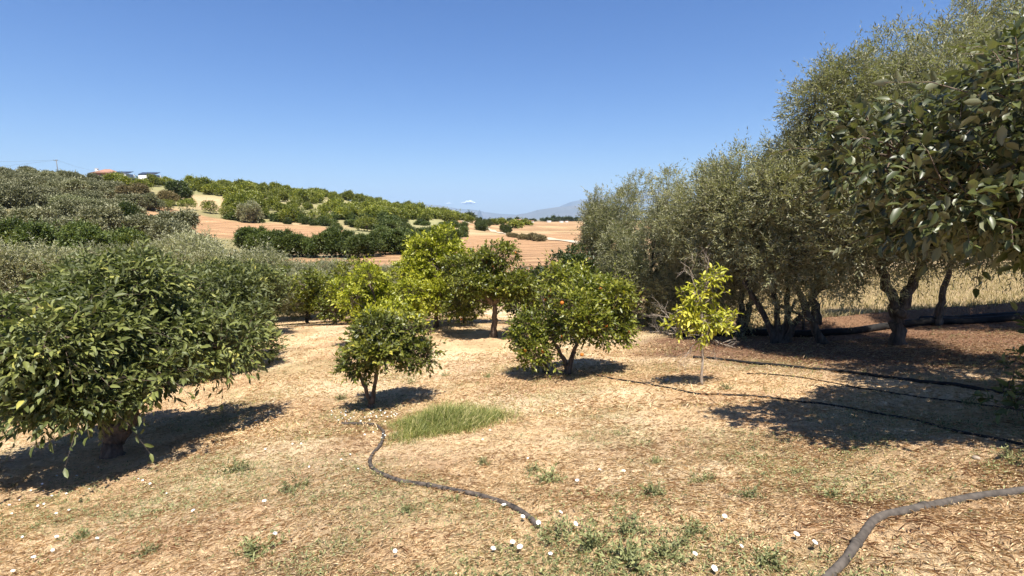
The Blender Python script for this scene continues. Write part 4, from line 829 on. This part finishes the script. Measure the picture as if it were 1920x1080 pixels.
# white flowers
g = Geo(); n = 10; V = [(0, 0, -.004)]; Fc = []
for k in range(n): a = k * 2 * math.pi / n; V.append((.009 * math.cos(a), .009 * math.sin(a), .003))
for k in range(n): a = k * 2 * math.pi / n; r_ = .0165 + .0015 * (k % 2); V.append((r_ * math.cos(a), r_ * math.sin(a), .006))
for k in range(n): Fc.append((0, 1 + k, 1 + (k + 1) % n)); Fc.append((1 + k, 11 + k, 11 + (k + 1) % n, 1 + (k + 1) % n))
g.add(V, Fc); petal = g.mesh('petals', M['white'], True)
g = Geo(); g.tube([(0, 0, -.05), (.002, 0, -.02), (0, 0, -.004)], [.0016, .0016, .003], 5); stem = g.mesh('stem', M['stem'])
g = Geo(); g.sphere((0, 0, .0015), .0028, 6, 4); thr = g.mesh('throat', M['yellow'])
FL = [(990, 864), (1124, 886), (1169, 891), (1082, 908), (1051, 967), (1079, 990), (945, 952), (980, 976), (1009, 990), (961, 1023), (975, 1035), (925, 1035), (1032, 1047), (741, 1045), (657, 854), (640, 866), (672, 885), (905, 827),
      (1358, 977), (1492, 1014), (1526, 1031), (1389, 1032), (1302, 1051), (1338, 1076), (580, 879), (496, 946), (516, 1006), (363, 962), (183, 1016), (64, 1051), (25, 1077), (43, 1012), (23, 966), (18, 949), (37, 941), (59, 924), (80, 911), (93, 903),
      (82, 925), (72, 953), (83, 949), (98, 935), (106, 967), (130, 960), (125, 929), (168, 922), (260, 902), (268, 904), (282, 911), (165, 892), (144, 894), (185, 879), (107, 893), (313, 930), (498, 845), (565, 835), (549, 834), (107, 1012), (100, 1038),
      (718, 815), (722, 820), (716, 824), (684, 818), (700, 812), (919, 812), (480, 790), (505, 772), (525, 775)]
for i in range(42): FL.append((rg.uniform(618, 745), rg.uniform(768, 792)))
def flabel(px, py):
    if 610 < px < 750 and py < 800: return 'tiny white flower in the dense cluster under the small two stem tree', 'white flowers clustered under the small tree'
    if px < 330: return 'white open flower among the low weeds in the lower left', 'white flowers scattered in the lower left'
    if py > 940 and 900 < px < 1100: return 'white open flower in the foreground weeds near the hose end', 'white flowers around the hose end'
    if px > 1250: return 'white open flower on the sand left of the thick grey pipe', 'white flowers left of the thick pipe'
    if px > 900: return 'white open flower on the sunlit sand right of the black hose', 'white flowers right of the hose'
    return 'white open flower on the open slope left of the black hose', 'white flowers left of the hose'
for px, py in FL:
    x, y = ground_at(px, py + 4); lab, grp = flabel(px, py)
    r_ = empty('white_flower', (x, y, float(H(x, y)) + rg.uniform(.03, .045)), rg.uniform(0, 6.28)); r_.rotation_euler = (rg.uniform(-.1, .6), rg.uniform(-.3, .3), rg.uniform(0, 1))
    s = rg.uniform(.65, 1.05) * (.65 if y > 4 else .95); r_.scale = (s, s, s); tag(r_, lab, 'flower', grp)
    link('petals', petal, r_); link('stem', stem, r_); link('throat', thr, r_)
# fallen orange and stones
x, y = ground_at(1091, 668); g = Geo(); g.sphere((0, 0, 0), .04, 12, 8); o_ = link('fallen_orange', g.mesh('fallen_orange', M['orange'], True)); o_.location = (x, y, float(H(x, y)) + .035); tag(o_, 'dark orange fruit hanging or lying right of the orange tree stems', 'orange')
for px, py, r_, lab in ((1690, 941, .018, 'small brown stone above the thick pipe'), (1830, 862, .025, 'pale stone at the edge of the right shade'), (1250, 715, .05, 'pale stone left of the young tree'), (1232, 712, .035, 'smaller pale stone left of the young tree stones')):
    x, y = ground_at(px, py); g = Geo(); g.sphere((0, 0, 0), r_, 9, 6, .6); o_ = link('stone', g.mesh('stone', M['stone'])); o_.location = (x, y, float(H(x, y)) + r_ * .3); tag(o_, lab, 'stone')

# ------------------------------------------------ haze
g = Geo(); g.box(-40000, 40000, -2000, 40000, -120, 1750)
m, t, o, nd = newmat('haze'); v = nd('VolumePrincipled'); v.inputs['Color'].default_value = (.50, .71, 1, 1); v.inputs['Density'].default_value = 4.0e-5; v.inputs['Anisotropy'].default_value = 0
t.links.new(v.outputs[0], o.inputs['Volume'])
tag(link('haze', g.mesh('haze', m)), 'thin blue summer haze over the valley', 'haze', kind='stuff')
